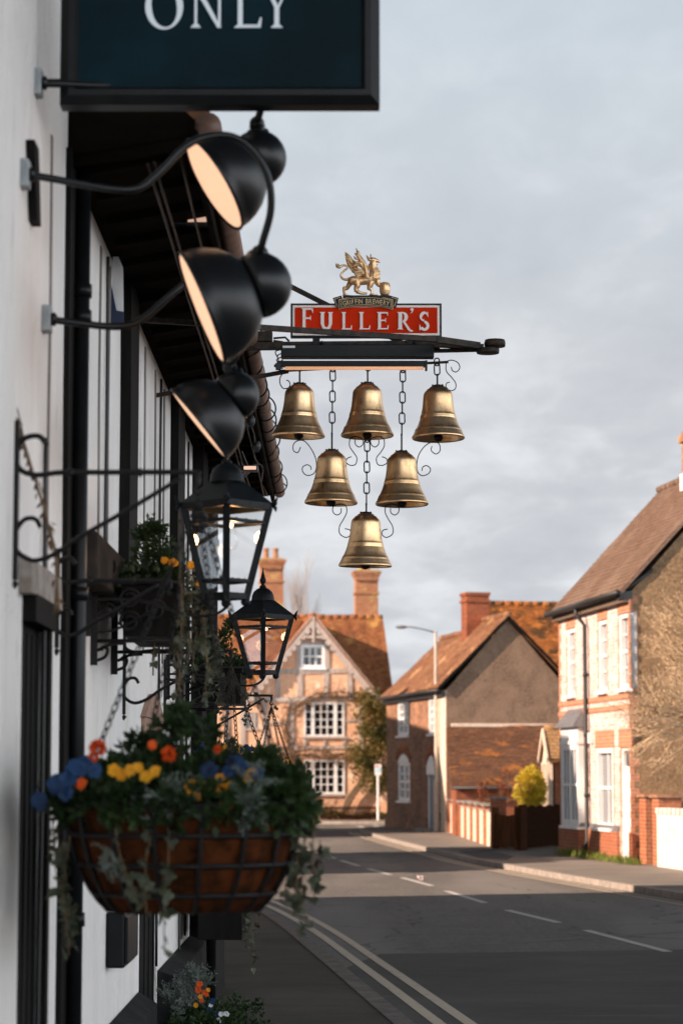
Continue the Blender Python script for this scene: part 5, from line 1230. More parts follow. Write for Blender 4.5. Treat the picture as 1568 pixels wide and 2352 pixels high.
# ================================================================== window planters in iron cradles
def planter(Y, px1, ytop, ybot, ln, label, seed, grp='iron cradled planters', scrolls=True, flowers=True, bush_=None):
    z1, z0 = at(px1, ytop, Y).z, at(px1, ybot, Y).z; xw = PF.world(Y, 0, 0).x; pr = at(px1, ytop, Y).x - xw; g = random.Random(seed)
    t = thing('window_planter', label, 'planter', (xw, Y, z0), 0, grp)
    B = lambda mb, x0, x1, y0, y1, a, b: mb.box(x0, x1, y0, y1, a, b)
    h = z1 - z0
    mb = MB(); mb.box(.13, pr, 0, ln, .0, h); mb.box(.12, pr + .012, -.01, ln + .01, h - .02, h + .012); mb.build('trough', M_black, t, bevel=.004)
    if scrolls:
        mb = MB()
        for yy in (-.03, ln + .02):
            mb.box(.0, .028, yy - .012, yy + .012, -.12, h + .18); mb.tube([(.02, yy, h + .01), (pr + .03, yy, h + .01)], .008, 6); mb.tube([(.02, yy, -.02), (pr + .02, yy, -.02)], .008, 6)
            mb.tube(smooth_path([(.028, yy, -.10), (.06, yy, -.085), (.07, yy, -.055), (.05, yy, -.045), (.045, yy, -.06)], 4), .007, 6)
            mb.tube(smooth_path([(.028, yy, -.06), (.08, yy, -.035), (.14, yy, -.03)], 4), .007, 6)
            for z in (h + .08, h * .5):
                mb.tube(smooth_path([(.028, yy, z), (.07, yy, z + .03), (.10, yy, z + .005), (.09, yy, z - .025), (.065, yy, z - .01)], 4), .007, 6)
            for (cx, cz) in ((pr * .45, h * .72), (pr * .45, h * .28), (pr * .75, h * .5)):
                sc = scroll((cx, cz), .045, .022, 0, 500, 24); mb.tube([(x, yy - .014, z) for x, z in sc], .0075, 6)
            mb.build('cradle', M_iron, t); mb = MB()

    c = Vector((xw + pr * .55, Y + ln / 2, z1)); mb = MB(); mound(mb, c, pr * .55, ln * .52, .10, 120, .035, .022, g, per=9)
    if bush_:
        for (px, py, r) in bush_:
            q = at(px, py, Y + ln * .4); r_ = r * S(Y + ln * .4); mound(mb, q, r_ * .95, r_ * .95, r_, 12, .026, .013, g, per=9)
            for _ in range(9):
                b = q + rvec(g) * r_ * .8; tip = b + Vector((g.gauss(0, .01), g.gauss(0, .01), r_ * .9)); mb.tube([b, tip], .002, 3, False)
                for j in range(16): leaf(mb, b.lerp(tip, j / 16), rvec(g) + Vector((0, 0, .5)), .022, .010)
    mb.build('foliage', M_leaf, t, world=True)
    ms, ml = MB(), MB()
    for k in range(12): trail(ms, ml, (xw + pr * g.uniform(.6, 1.1), Y + g.uniform(0, ln), z1 + .02), g.uniform(.08, .38), g, .35, .024)
    ms.build('ivy_stem', M_vine, t, world=True); ml.build('ivy', M_ivy, t, world=True)
    return t, g
t, g = planter(9.95, 408, 1345, 1462, .85, 'nearer black trough in an ornate iron cradle with a dark clipped shrub and yellow flowers', 4, bush_=((345, 1240, 38), (370, 1275, 40), (330, 1290, 40), (390, 1300, 34), (355, 1225, 22), (325, 1235, 16), (400, 1320, 30), (350, 1320, 50)))
flowerpart(t, 'yellow_flower', M_yellowf, [(at(398, 1293, 9.9), .018, 'f'), (at(377, 1288, 9.9), .016, 'f'), (at(436, 1300, 9.95), .018, 'f'), (at(455, 1345, 9.95), .011, 'f')][:4])
flowerpart(t, 'blue_flower', M_bluef, [(at(470, 1322, 10.0), .015, 'f'), (at(418, 1288, 10.0), .012, 'f')])
mb = MB(); ms = MB()
for px, py in ((430, 1310), (445, 1330), (460, 1350), (440, 1360), (468, 1380), (455, 1400)):
    silver(mb, at(px, py, 9.95), .05, 6, g, .0)
mb.build('silver_foliage', M_silver, t, world=True)
ms, ml = MB(), MB()
for px, py, ln in ((455, 1330, .3), (465, 1350, .45), (445, 1320, .5), (435, 1330, .4), (470, 1370, .35), (480, 1400, .3), (425, 1310, .3), (460, 1400, .4), (440, 1400, .3), (450, 1450, .3), (475, 1340, .3), (415, 1380, .2)): trail(ms, ml, at(px + g.uniform(-8, 8), py, 9.95), ln, g, .4, .026, step=.024)
ms.build('ivy_stem', M_vine, t, world=True); ml.build('ivy', M_ivy, t, world=True)
t, g = planter(15.3, 553, 1538, 1612, .9, 'farther black trough in an iron cradle, with ivy, beside the second lantern', 14, bush_=((520, 1470, 22), (515, 1500, 28), (545, 1530, 24), (505, 1530, 26), (528, 1440, 12), (560, 1545, 20), (500, 1500, 20)))
ms, ml = MB(), MB()
for px, py in ((500, 1440), (505, 1480), (490, 1500), (510, 1520), (498, 1460)): trail(ms, ml, at(px, py, 15.2), .35, g, .5, .038)
q = at(560, 1598, 15.3); pts = smooth_path([q, at(585, 1590, 15.3), at(600, 1606, 15.3), at(622, 1612, 15.3), at(640, 1632, 15.3)], 5); ms.tube(pts, .002, 3, False)
for p in pts:
    if g.random() < .55: ivyleaf(ml, p + rvec(g) * .01, rvec(g) + Vector((0, 0, -1)), .026)
ms.build('ivy_stem', M_vine, t, world=True); ml.build('ivy', M_ivy, t, world=True)
# lower window box and pavement planter
t, g = planter(15.6, 556, 2040, 2160, 1.2, 'plain black window box low on the wall with ivy trailing over the pavement', 24, scrolls=False)
ms, ml = MB(), MB()
for px, ln in ((562, .32), (575, .28), (590, .2), (570, .38)): trail(ms, ml, at(px, 2085, 15.7), ln, g, .4, .03)
ms.build('ivy_stem', M_vine, t, world=True); ml.build('ivy', M_ivy, t, world=True)
Yp = 13.0; pc = at(445, 2335, Yp); xw = PF.world(Yp, 0, 0).x
t = thing('pavement_planter', 'dark trough of silver leaved plants and small flowers standing on the pavement', 'planter', (xw + .32, Yp, 0)); g = random.Random(31)
zt_ = at(445, 2375, Yp).z; zt_ = max(zt_, .3)
MB().box(-.2, .22, -.45, .55, 0, zt_).build('trough', M_plinth, t, bevel=.01)
mb = MB(); c = Vector((xw + .33, Yp, zt_)); mound(mb, c, .24, .45, .16, 150, .03, .02, g, per=10)
for k in range(10): mound(mb, c + Vector((g.uniform(-.1, .3), g.uniform(-.4, .3), g.uniform(-.1, .1))), .08, .08, .08, 10, .025, .015, g)
mb.build('foliage', M_leaf, t, world=True)
mb = MB()
for px, py, r in ((440, 2250, .09), (420, 2275, .10), (455, 2265, .10), (400, 2300, .09), (435, 2300, .10), (410, 2330, .08), (470, 2262, .06), (385, 2290, .07)): silver(mb, at(px, py, Yp - .1), r, 16, g, .5)
mb.build('silver_foliage', M_silver, t, world=True)
fl = lambda lst: [(at(px, py, Yp - .15), r * S(Yp), k) for px, py, r, k in lst]
flowerpart(t, 'orange_flower', M_orangef, fl([(458, 2262, 7, 'f'), (455, 2275, 7, 'f'), (470, 2280, 6, 'f'), (462, 2300, 5, 'f'), (474, 2285, 5, 'f')])); flowerpart(t, 'yellow_flower', M_yellowf, fl([(460, 2290, 5, 'f'), (478, 2275, 5, 'f'), (450, 2310, 5, 'f')]))
flowerpart(t, 'blue_flower', M_bluef, fl([(488, 2300, 7, 'f'), (480, 2318, 6, 'f'), (495, 2330, 6, 'f')])); flowerpart(t, 'white_flower', plain('white_petals', (.6, .6, .6)), fl([(484, 2310, 5, 'f'), (508, 2330, 6, 'f'), (520, 2330, 6, 'f'), (500, 2345, 7, 'f')]))

# ================================================================== lanterns
def lantern(px, ytop, ybot, Y, hd, label, rot=R(4), lit=1.0):
    base = at(px, ybot, Y); H = (at(px, ytop, Y).z - base.z); t = thing('wall_lantern', label, 'lantern', base, rot, 'black wall lanterns')
    b = hd * .47; T = hd * .97
    C = [(1, 0), (0, 1), (-1, 0), (0, -1)]
    P = lambda i, f: Vector((C[i % 4][0] * (b + (T - b) * f), C[i % 4][1] * (b + (T - b) * f), H * f)); w_ = hd * .16
    mb = MB()
    for i in range(4):
        mb.bar(P(i, -.04), P(i, 1.0), w_, w_)
        for f, hh in ((0, .09), (.17, .05), (.83, .05), (1.0, .07)): mb.bar(P(i, f), P(i + 1, f), w_ * .7, hd * hh * 1.6)
        mb.ball(P(i, -.06), w_ * .7, 8, 6)
        for f in (.17, .83):
            for s in (.25, .5, .75): mb.ball(P(i, f).lerp(P(i + 1, f), s) + Vector((0, 0, hd * .03)), hd * .035, 6, 4)
    mb.build('frame', M_lantern, t, bevel=.0015)
    for i in range(4):
        a, b_, c, d = P(i, .0), P(i + 1, .0), P(i + 1, 1), P(i, 1); n_ = (b_ - a).cross(d - a).normalized() * .004
        MB().add([a - n_, b_ - n_, c - n_, d - n_], [(0, 1, 2, 3)], False).build('glass_pane', M_clearglass, t)
    # roof with skirt, upstand and dome
    mb = MB(); R0, R1, z0, z1, z2 = hd * 1.06, hd * .36, H, H + hd * .10, H + hd * .62
    for i in range(4):
        A = Vector((C[i][0] * R0, C[i][1] * R0, z0)); B = Vector((C[(i + 1) % 4][0] * R0, C[(i + 1) % 4][1] * R0, z0)); up = Vector((0, 0, z1 - z0))
        C1 = Vector((C[i][0] * R1, C[i][1] * R1, z2)); D1 = Vector((C[(i + 1) % 4][0] * R1, C[(i + 1) % 4][1] * R1, z2))
        mb.quad(A, B, B + up, A + up); mb.quad(A + up, B + up, D1, C1); mb.quad(A * .97, C1 - Vector((0, 0, .01)), D1 - Vector((0, 0, .01)), B * .97 + Vector((0, 0, H * .03)))
        e = A + up * .5; o_ = Vector((C[i][0], C[i][1], 0)); s_ = Vector((-C[i][1], C[i][0], 0))
        for (dx, dz, tp) in ((0, .22, .05), (-.06, .12, .02), (.06, .12, .02), (0, -.14, .0)):
            mb.tube([e, e + s_ * dx * hd * .5 + o_ * hd * .05 + Vector((0, 0, dz * hd * .5)), e + s_ * dx * hd * 1.2 + o_ * hd * (.06 + tp) + Vector((0, 0, dz * hd))], [hd * .055, hd * .045, hd * .008], 5)
        for s in (.2, .5, .8): mb.ball(A.lerp(B, s) + up * .4, hd * .018, 6, 4)
    mb.build('roof', M_lantern, t)
    mb = MB(); r = hd * .37
    prof = [(r * 1.0, 0), (r * 1.06, .10 * r), (r * 1.02, .2 * r), (r * 1.0, .45 * r), (r * .85, .85 * r), (r * .55, 1.12 * r), (r * .30, 1.22 * r), (r * .34, 1.32 * r), (r * .22, 1.42 * r), (r * .14, 1.55 * r), (r * .24, 1.72 * r), (r * .30, 1.95 * r), (r * .22, 2.1 * r), (r * .10, 2.6 * r), (0, 3.15 * r)]
    mb.lathe([(a_, z2 - .01 + h) for a_, h in prof], seg=24); mb.build('dome', M_lantern, t)
    mb = MB(); mb.lathe([(hd * .05, H * .98), (hd * .06, H * .84), (hd * .02, H * .83)], seg=10); mb.build('lamp_holder', M_lantern, t)
    MB().lathe([(0, H * .84), (hd * .06, H * .82), (hd * .17, H * .70), (hd * .19, H * .62), (hd * .14, H * .54), (0, H * .50)], (hd * .10, 0, 0), seg=16).build('bulb', M_clearglass, t)
    MB().ball((hd * .10, 0, H * .80), hd * .055, 8, 6).build('filament', M_bulb, t)
    ld = bpy.data.lights.new('bulb_light', 'POINT'); ld.energy = 1.3 * lit * (hd / .17) ** 2; ld.color = (1, .50, .20); ld.shadow_soft_size = .03; lo_ = bpy.data.objects.new('bulb_light', ld); COL.objects.link(lo_); lo_.parent = t; lo_.location = (hd * .1, 0, H * .78)
    xw = PF.world(Y, 0, 0).x - base.x; cr, sr = math.cos(-rot), math.sin(-rot)
    mb = MB(); W = lambda x, z: base + Vector((x, 0, z))
    mb.tube(smooth_path([W(0, -.01), W(.005, -hd * .22), W(-hd * .3, -hd * .42), W(-hd * .9, -hd * .40), W(xw * .6, -hd * .1), W(xw + .0, -hd * .05)], 6), hd * .035, 8); mb.bar(W(xw + .01, -hd * .9), W(xw + .01, hd * .6), .02, .025)
    mb.tube(smooth_path([W(xw + .01, -hd * .8), W(xw + .12, -hd * .75), W(xw * .5, -hd * .28)], 6), hd * .03, 8)
    mb.build('bracket_arm', M_iron, t, world=True)
    return t
lantern(519, 1166, 1370, 9.7, .178, 'nearer black four sided lantern with a lit bulb', R(3)); lantern(603, 1420, 1545, 14.4, .178, 'farther black four sided lantern with a pointed finial, in front of the orange roof', R(3), .5)

# ================================================================== swan neck lamps
def swanlamp(mount, Ym, opc, major, tilt, rad, Yl, path, neckpt, label, lit=True):
    m = at(*mount, Ym); base = PF.world(Ym, 0, m.z)
    t = thing('swan_neck_lamp', label, 'lamp', base, 0, 'black swan neck lamps over the pub wall')
    xw = base.x
    MB().box(xw - .002, m.x + .045, Ym - .035, Ym + .035, m.z - .045, m.z + .045).build('mounting_box', plain('galvanised_box', (.33, .35, .35), .5, .3, (.22, .24, .25), 12), t, world=True, bevel=.004)
    mb = MB(); mb.lathe([(0, 0), (.022, .0), (.024, .012), (.012, .02)], (m.x + .045, Ym, m.z), (1, 0, 0), 12)
    pts = [m + Vector((.045, 0, 0))] + [at(px, py, Ym + (Yl - Ym) * i / len(path)) for i, (px, py) in enumerate(path)]
    mb.tube(smooth_path(pts, 7), .0125, 10); mb.build('swan_neck_arm', M_lampshade, t, world=True)
    mj = Vector((major[0], 0, -major[1])).normalized(); ax0 = Vector((-major[1], 0, -major[0])).normalized()     # picture plane normal of the major axis, pointing left and down
    ax = (ax0 * math.cos(tilt) + Vector((0, -1, 0)) * math.sin(tilt)).normalized(); bk = -ax
    c = at(*opc, Yl); r = rad
    prof = [(r * 1.0, -.01 * r), (r * 1.03, .02 * r), (r * 1.0, .06 * r), (r * .985, .22 * r), (r * .93, .42 * r), (r * .83, .62 * r), (r * .68, .80 * r), (r * .52, .92 * r), (r * .47, .97 * r)]
    rb = r * .56; cb = 1.06 * r
    prof += [(rb * math.cos(a), cb + rb * math.sin(a)) for a in [R(-14 + k * 11.5) for k in range(10)]] + [(0, cb + rb)]
    MB().lathe(prof, c, bk, 48).build('shade', M_lampshade, t, world=True)
    MB().lathe([(r * .96, .025 * r), (r * .94, .2 * r), (r * .8, .55 * r), (r * .5, .85 * r), (0, .9 * r)], c, bk, 40).build('shade_lining', plain('white_enamel_lining_' + str(mount[1]), (.8, .74, .68), .4), t, world=True)
    MB().lathe([(0, .03 * r), (r * .955, .03 * r)], c, bk, 48, False).build('diffuser', M_glow, t, world=True)
    nk = at(*neckpt, Yl); b0 = c + bk * cb + Vector((0, 0, 1)) * rb * .8
    mb = MB(); d = (nk - b0); mb.lathe([(r * .22, -.02), (r * .22, d.length * .35), (r * .13, d.length * .5), (r * .16, d.length * .8), (r * .10, d.length)], b0, d, 16); mb.ball(nk, r * .15, 10, 8); mb.build('neck', M_lampshade, t, world=True)
    return t
swanlamp((66, 190), 7.88, (489, 424), (135, 205), R(9.5), .176, 8.15, [(135, 192), (300, 190), (480, 120), (560, 150), (600, 220), (592, 275)], (590, 283), 'topmost swan neck lamp, just below the big dark sign')
swanlamp((36, 400), 7.56, (460, 708), (112, 262), R(5), .198, 7.9, [(110, 408), (290, 436), (355, 405), (420, 340), (470, 315), (530, 312), (580, 345), (615, 405), (622, 480), (603, 555), (597, 580)], (596, 582), 'middle swan neck lamp, the largest of the three')
swanlamp((88, 733), 8.16, (455, 976), (131, 160), R(.8), .157, 8.5, [(150, 738), (270, 750), (330, 730), (400, 670), (450, 640), (520, 650), (556, 700), (556, 780), (532, 835)], (527, 843), 'lowest swan neck lamp, its face seen almost edge on above the nearer lantern')

# ================================================================== the big projecting sign (cropped by the top of the picture)
Ys = 7.9; a = at(137, 240, Ys); b = at(872, 240, Ys); zt_ = at(500, -340, Ys).z
sg = thing('projecting_sign', 'large blue-black framed sign with silver serif letters at the top of the pub wall', 'sign', (a.x, Ys, a.z)); W_, H_ = b.x - a.x, zt_ - a.z; s8 = S(Ys)
MB().box(.03, W_ - .03, -.0, .07, .03, H_ - .03).build('panel', M_navy, sg)
mb = MB(); fw = 46 * s8
for (q, w0, w1) in ((0, 0, 1),):
    pr = [(0, .0), (fw * .45, -.018), (fw * .75, -.018), (fw, .006)]
    def rail(A, B, inn):
        A, B, inn = Vector(A), Vector(B), Vector(inn); dA = (B - A).normalized()
        vs = [];
        for P_, sg_ in ((A, 1), (B, -1)):
            for (o_, y_) in pr: vs.append(P_ + inn * o_ + dA * sg_ * o_ + Vector((0, y_, 0)))
        mb.add(vs, [(i, i + 1, i + 5, i + 4) for i in range(3)], False)
    rail((0, 0, 0), (W_, 0, 0), (0, 0, 1)); rail((W_, 0, 0), (W_, 0, H_), (-1, 0, 0)); rail((W_, 0, H_), (0, 0, H_), (0, 0, -1)); rail((0, 0, H_), (0, 0, 0), (1, 0, 0))
    mb.box(0, .03, .001, .08, 0, H_); mb.box(W_ - .03, W_, .001, .08, 0, H_); mb.box(.03, W_ - .03, .001, .08, 0, .03); mb.box(.03, W_ - .03, .001, .08, H_ - .03, H_)
mb.build('frame', M_blackpaint, sg)
mb = MB(); wx = PF.world(Ys, 0, 0).x - a.x; mb.tube([(wx, .04, .09), (.01, .04, .09)], .012, 8); mb.tube([(wx, .04, .7), (.01, .04, .7)], .012, 8); mb.build('fixing_bar', M_iron, sg)

# ---- serif lettering (own letter shapes)
def letter(mb, ch, x, z, w_, h, y, th=.004, heavy=.15, thin=.055, serif=.06, d=None):
    """strokes in the xz plane facing -y; each stroke sits a hair proud of the last so no two faces share a plane"""
    st = [0]
    def poly(pts):
        yy = y - th - st[0] * .00025; st[0] += 1
        mb.prism([(x + px * w_, yy, z + pz * h) for px, pz in pts], (0, th + st[0] * .00025, 0))
    ar = h / w_; HV = heavy; TN = thin * ar if False else thin
    def vb(c, z0, z1, t=HV): poly([(c - t / 2 , z0), (c + t / 2, z0), (c + t / 2, z1), (c - t / 2, z1)])
    def hb_(x0, x1, c, t=TN): poly([(x0, c - t / 2), (x1, c - t / 2), (x1, c + t / 2), (x0, c + t / 2)])
    def sf(c, zz, wd=.34, up=1): poly([(c - wd / 2, zz), (c + wd / 2, zz), (c + wd / 2 - .03, zz + up * .03), (c + HV / 2, zz + up * .08), (c - HV / 2, zz + up * .08), (c - wd / 2 + .03, zz + up * .03)])
    def arc(cx, cz, rx, rz, a0, a1, tf, n=18):
        for i in range(n):
            t0 = R(a0 + (a1 - a0) * i / n); t1 = R(a0 + (a1 - a0) * (i + 1) / n + .0)
            w0, w1 = tf(t0), tf(t1)
            yy = y - th - st[0] * .00025
            mb.prism([(x + (cx + rx * math.cos(t0)) * w_, yy, z + (cz + rz * math.sin(t0)) * h), (x + (cx + rx * math.cos(t1)) * w_, yy, z + (cz + rz * math.sin(t1)) * h), (x + (cx + (rx - w1) * math.cos(t1)) * w_, yy, z + (cz + (rz - w1 * .75) * math.sin(t1)) * h), (x + (cx + (rx - w0) * math.cos(t0)) * w_, yy, z + (cz + (rz - w0 * .75) * math.sin(t0)) * h)], (0, th + st[0] * .00025, 0))
        st[0] += 1
    if ch == 'O': arc(.5, .5, .5, .51, 0, 360, lambda t: thin + (heavy - thin) * abs(math.cos(t - .25)) ** 1.5, 40)
    elif ch == 'N':
        vb(.16, .03, .97, thin * 1.3); vb(.86, 0.0, .97, thin * 1.3); poly([(.06, 1), (.24, 1), (.92, 0), (.80, 0)]); sf(.16, 0, .3); sf(.86, .97, .28, 1); poly([(0, .97), (.2, .97), (.2, 1), (0, 1)])
    elif ch == 'L':
        vb(.25, 0.02, .98); sf(.25, 1, .42, -1); sf(.25, 0, .42); hb_(.25, .95, .035, .07); poly([(.88, 0), (.97, .0), (1.0, .24), (.95, .24), (.86, .07)])
    elif ch == 'Y':
        vb(.5, .02, .48); sf(.5, 0, .42); poly([(.08, .97), (.26, .97), (.575, .46), (.44, .44)]); poly([(.86, .97), (.93, .97), (.56, .44), (.50, .48)]); poly([(0, .965), (.36, .965), (.36, 1), (0, 1)]); poly([(.72, .965), (1.02, .965), (1.02, 1), (.72, 1)])
    elif ch == 'F':
        vb(.28, 0.02, .98, HV); sf(.28, 0, .46); poly([(.05, 1), (.35, 1), (.35, .93), (.2, .93)]); hb_(.28, .95, .96, .08); poly([(.86, 1), (.98, 1), (1.0, .78), (.95, .78), (.86, .92)]); hb_(.28, .80, .53, .07); poly([(.76, .62), (.82, .66), (.82, .42), (.76, .46)])
    elif ch == 'U':
        vb(.22, .3, .98, HV); vb(.80, .3, .98, HV); sf(.22, 1, .38, -1); sf(.80, 1, .36, -1); arc(.51, .32, .365, .33, 180, 360, lambda t: HV * .85 if True else 0, 16)
    elif ch == 'E':
        vb(.26, 0.02, .98, HV); poly([(.04, 1), (.35, 1), (.35, .93), (.16, .93)]); poly([(.04, 0), (.35, 0), (.35, .07), (.16, .07)]); hb_(.26, .92, .96, .08); hb_(.26, .95, .04, .08); hb_(.26, .76, .52, .07)
        poly([(.84, 1), (.95, 1), (.95, .80), (.90, .80), (.84, .92)]); poly([(.86, 0), (.96, 0), (1.0, .24), (.94, .24), (.86, .08)]); poly([(.72, .62), (.78, .66), (.78, .40), (.72, .44)])
    elif ch == 'R':
        vb(.22, 0.02, .98, HV); sf(.22, 0, .40); poly([(.02, 1), (.30, 1), (.30, .93), (.12, .93)]); arc(.40, .72, .33, .28, -90, 90, lambda t: thin + (heavy - thin) * abs(math.cos(t)), 14); hb_(.22, .42, .97, .06); hb_(.22, .42, .46, .05)
        poly([(.38, .48), (.52, .48), (.86, .0), (1.06, -.10), (1.06, -.06), (.95, .0), (.74, .0)][:0] or [(.36, .47), (.52, .47), (.90, -.02), (.74, -.04)]); poly([(.74, -.04), (.90, -.02), (1.06, -.08), (1.02, -.12), (.88, -.12)])
    elif ch == 'S':
        arc(.48, .74, .36, .26, 35, 270, lambda t: thin + (heavy - thin) * abs(math.sin(t / 1.0 + 2.2)) * .9, 20); arc(.50, .25, .40, .27, -150, 90, lambda t: thin + (heavy - thin) * (.4 + .6 * abs(math.cos(t))), 22)
        poly([(.74, .98), (.80, .98), (.82, .72), (.78, .72), (.70, .86)]); poly([(.10, .30), (.15, .30), (.22, .1), (.16, .0), (.10, .0)])
    elif ch == "'":
        arc(.5, .74, .42, .26, 0, 360, lambda t: .40, 16); poly([(.60, .90), (.92, .74), (.70, .30), (.15, .0), (.12, .06), (.5, .35), (.62, .6)])
def letters(parent, specs, Y, mat, th, heavy, thin, name='lettering', y=None, **k):
    mb = MB(); inv = wmat(parent).inverted()
    for ch, x0, x1, y0, y1 in specs:
        a = at(x0, y1, Y); b = at(x1, y0, Y); mb = MB(); letter(mb, ch, a.x, a.z, b.x - a.x, b.z - a.z, Y, th, heavy, thin); mb.build('letter', mat, parent, world=True)
letters(sg, [('O', 333, 421, -38, 66), ('N', 437, 515, -34, 63), ('L', 535, 601, -34, 63), ('Y', 603, 668, -34, 63)], Ys - .0005, M_letter, .003, .17, .06)
# ================================================================== the hanging sign: bracket, board, lights, bells
Y0 = 13.3; s0 = S(Y0)
A = lambda px, py, dy=0.0: at(px, py, Y0) + Vector((0, dy, 0))
wx = PF.world(Y0, 0, 0).x
br = thing('sign_bracket', 'long weathered iron bracket with stay bars reaching from the pub eaves over the pavement', 'bracket', (wx, Y0, A(500, 795).z))
mb = MB(); mb.bar((wx, Y0, A(500, 797).z), A(1010, 791), .05, 17 * s0); mb.bar(A(1010, 791), A(1110, 797), .035, 13 * s0)
mb.box(*sorted((A(589, 0).x, A(628, 0).x)), Y0 - .04, Y0 + .03, A(0, 785).z, A(0, 763).z)
mb.tube([A(628, 778, -.02), A(655, 776, -.02), A(664, 785, -.02)], .006, 6); mb.tube([A(628, 784, -.025), A(650, 787, -.02)], .006, 6)
mb.build('arm', M_ironrust, br, world=True)
mb = MB(); tipc = A(1115, 800)
mb.lathe([(0, -.028), (.062, -.028), (.064, -.02), (.064, -.004), (.058, .0), (0, .0)], A(1120, 800), (0, 0, 1), 20); mb.lathe([(0, 0), (.058, 0), (.06, .02), (.055, .038), (0, .038)], A(1136, 796), (0, 0, 1), 20); mb.build('end_plates', M_ironrust, br, world=True)
mb = MB(); mb.bar(PF.world(11.9, -.02, A(0, 0).z * 0 + 4.02), at(1000, 779, 13.05), .028, .028); mb.bar(at(1000, 779, 13.05), A(1098, 796, -.04), .03, .034)
mb.bar(Vector((-2.3, Y0 + .25, A(0, 0).z * 0 + at(100, 222, Y0).z)), A(934, 789, .05), .026, .026)
mb.bar(A(985, 803, .04), A(1100, 802, .02), .02, .02); mb.bar(Vector((wx, Y0 + .05, A(0, 905).z)), A(662, 850, .03), .022, .022)
mb.build('stay_bar', M_ironrust, br, world=True)
mb = MB(); mb.bar(A(640, 850, .03), A(1030, 829, .03), .02, 5 * s0); mb.build('bell_rail', M_ironrust, br, world=True)
for x in (727, 940):
    mb = MB(); mb.box(A(x - 8, 0).x, A(x + 8, 0).x, Y0 - .04, Y0 + .04, A(0, 806).z, A(0, 772).z); mb.ball(A(x + 12, 790, -.04), .012, 8, 6); mb.build('clamp', M_iron, br, world=True)
# --- sign board
sb = thing('brewery_sign', 'red enamel sign with cream raised letters, black frame and a black scroll banner', 'sign', A(840, 776)); Y1 = Y0 - .045
def pbox(mb, x0, x1, y0, y1, d0, d1): a = at(x0, y1, Y1); b = at(x1, y0, Y1); return mb.box(a.x, b.x, Y1 + d0, Y1 + d1, a.z, b.z)
mb = MB(); pbox(mb, 667, 1014, 696, 774, .002, .05); mb.build('frame', M_blackpaint, sb, world=True, bevel=.003)
mb = MB(); pbox(mb, 672, 1009, 701, 770, -.002, .003); mb.build('cream_border', M_signw, sb, world=True)
mb = MB(); pbox(mb, 677, 1004, 706, 765, -.005, -.001); mb.build('red_panel', M_red, sb, world=True)
letters(sb, [('F', 690, 719, 708, 757), ('U', 733, 765, 717, 758), ('L', 783, 808, 717, 757), ('L', 823, 850, 717, 757), ('E', 864, 892, 717, 757), ('R', 911, 946, 717, 757), ("'", 941, 950, 708, 720), ('S', 960, 988, 716, 759)], Y1 - .005, M_signw, .010, .24, .11)
# --- banner
def bpoly(mb, pts, d0, d1): mb.prism([at(x, y, Y1 + d0) for x, y in pts], (0, d1 - d0, 0))
def arcy(x, y0, sag): return y0 + sag * ((x - 839.5) / 62) ** 2
def band(mb, x0, x1, yt, yb, sag, d0, d1, n=16):
    for i in range(n):
        a, b = x0 + (x1 - x0) * i / n, x0 + (x1 - x0) * (i + 1) / n
        bpoly(mb, [(a, arcy(a, yt, sag)), (b, arcy(b, yt, sag)), (b, arcy(b, yb, sag)), (a, arcy(a, yb, sag))], d0, d1)
mb = MB(); bpoly(mb, [(764, 684), (784, 678), (790, 700), (772, 706)], -.016, -.006); bpoly(mb, [(895, 678), (915, 684), (909, 706), (890, 700)], -.016, -.006); bt = mb.build('banner_tails', M_blackpaint, sb, world=True)
mb = MB(); band(mb, 778, 902, 679.5, 702.5, 8, -.020, -.0165); mb.build('banner_edge', M_goldline, sb, world=True)
mb = MB(); band(mb, 779.5, 900.5, 680.8, 701.2, 8, -.024, -.0205); mb.build('banner', M_blackpaint, sb, world=True)
mb = MB()
for yy in (682.4, 698.6): band(mb, 783, 898, yy, yy + .8, 8, -.0252, -.0242)
bpoly(mb, [(783, 689.5), (784, 689.5), (784, 706.5), (783, 706.5)], -.0252, -.0242); bpoly(mb, [(897, 689.5), (898, 689.5), (898, 706.5), (897, 706.5)], -.0252, -.0242)
for a in ([(767, 686), (781, 681.5), (781, 682.6), (768, 687)], [(767, 686), (768, 686), (775, 704), (774, 704)], [(912, 686), (899, 681.5), (899, 682.6), (911, 687)], [(912, 686), (911, 686), (904, 704), (905, 704)]): bpoly(mb, a, -.0175, -.0165)
mb.build('gold_lines', M_goldline, sb, world=True)
txt = 'GRIFFIN BREWERY'; n = len(txt)
wd = {'I': .45, ' ': .8, 'W': 1.25}; tot = sum(wd.get(ch, 1) for ch in txt); acc = 0; objs = []
import bmesh
allbm = bmesh.new()
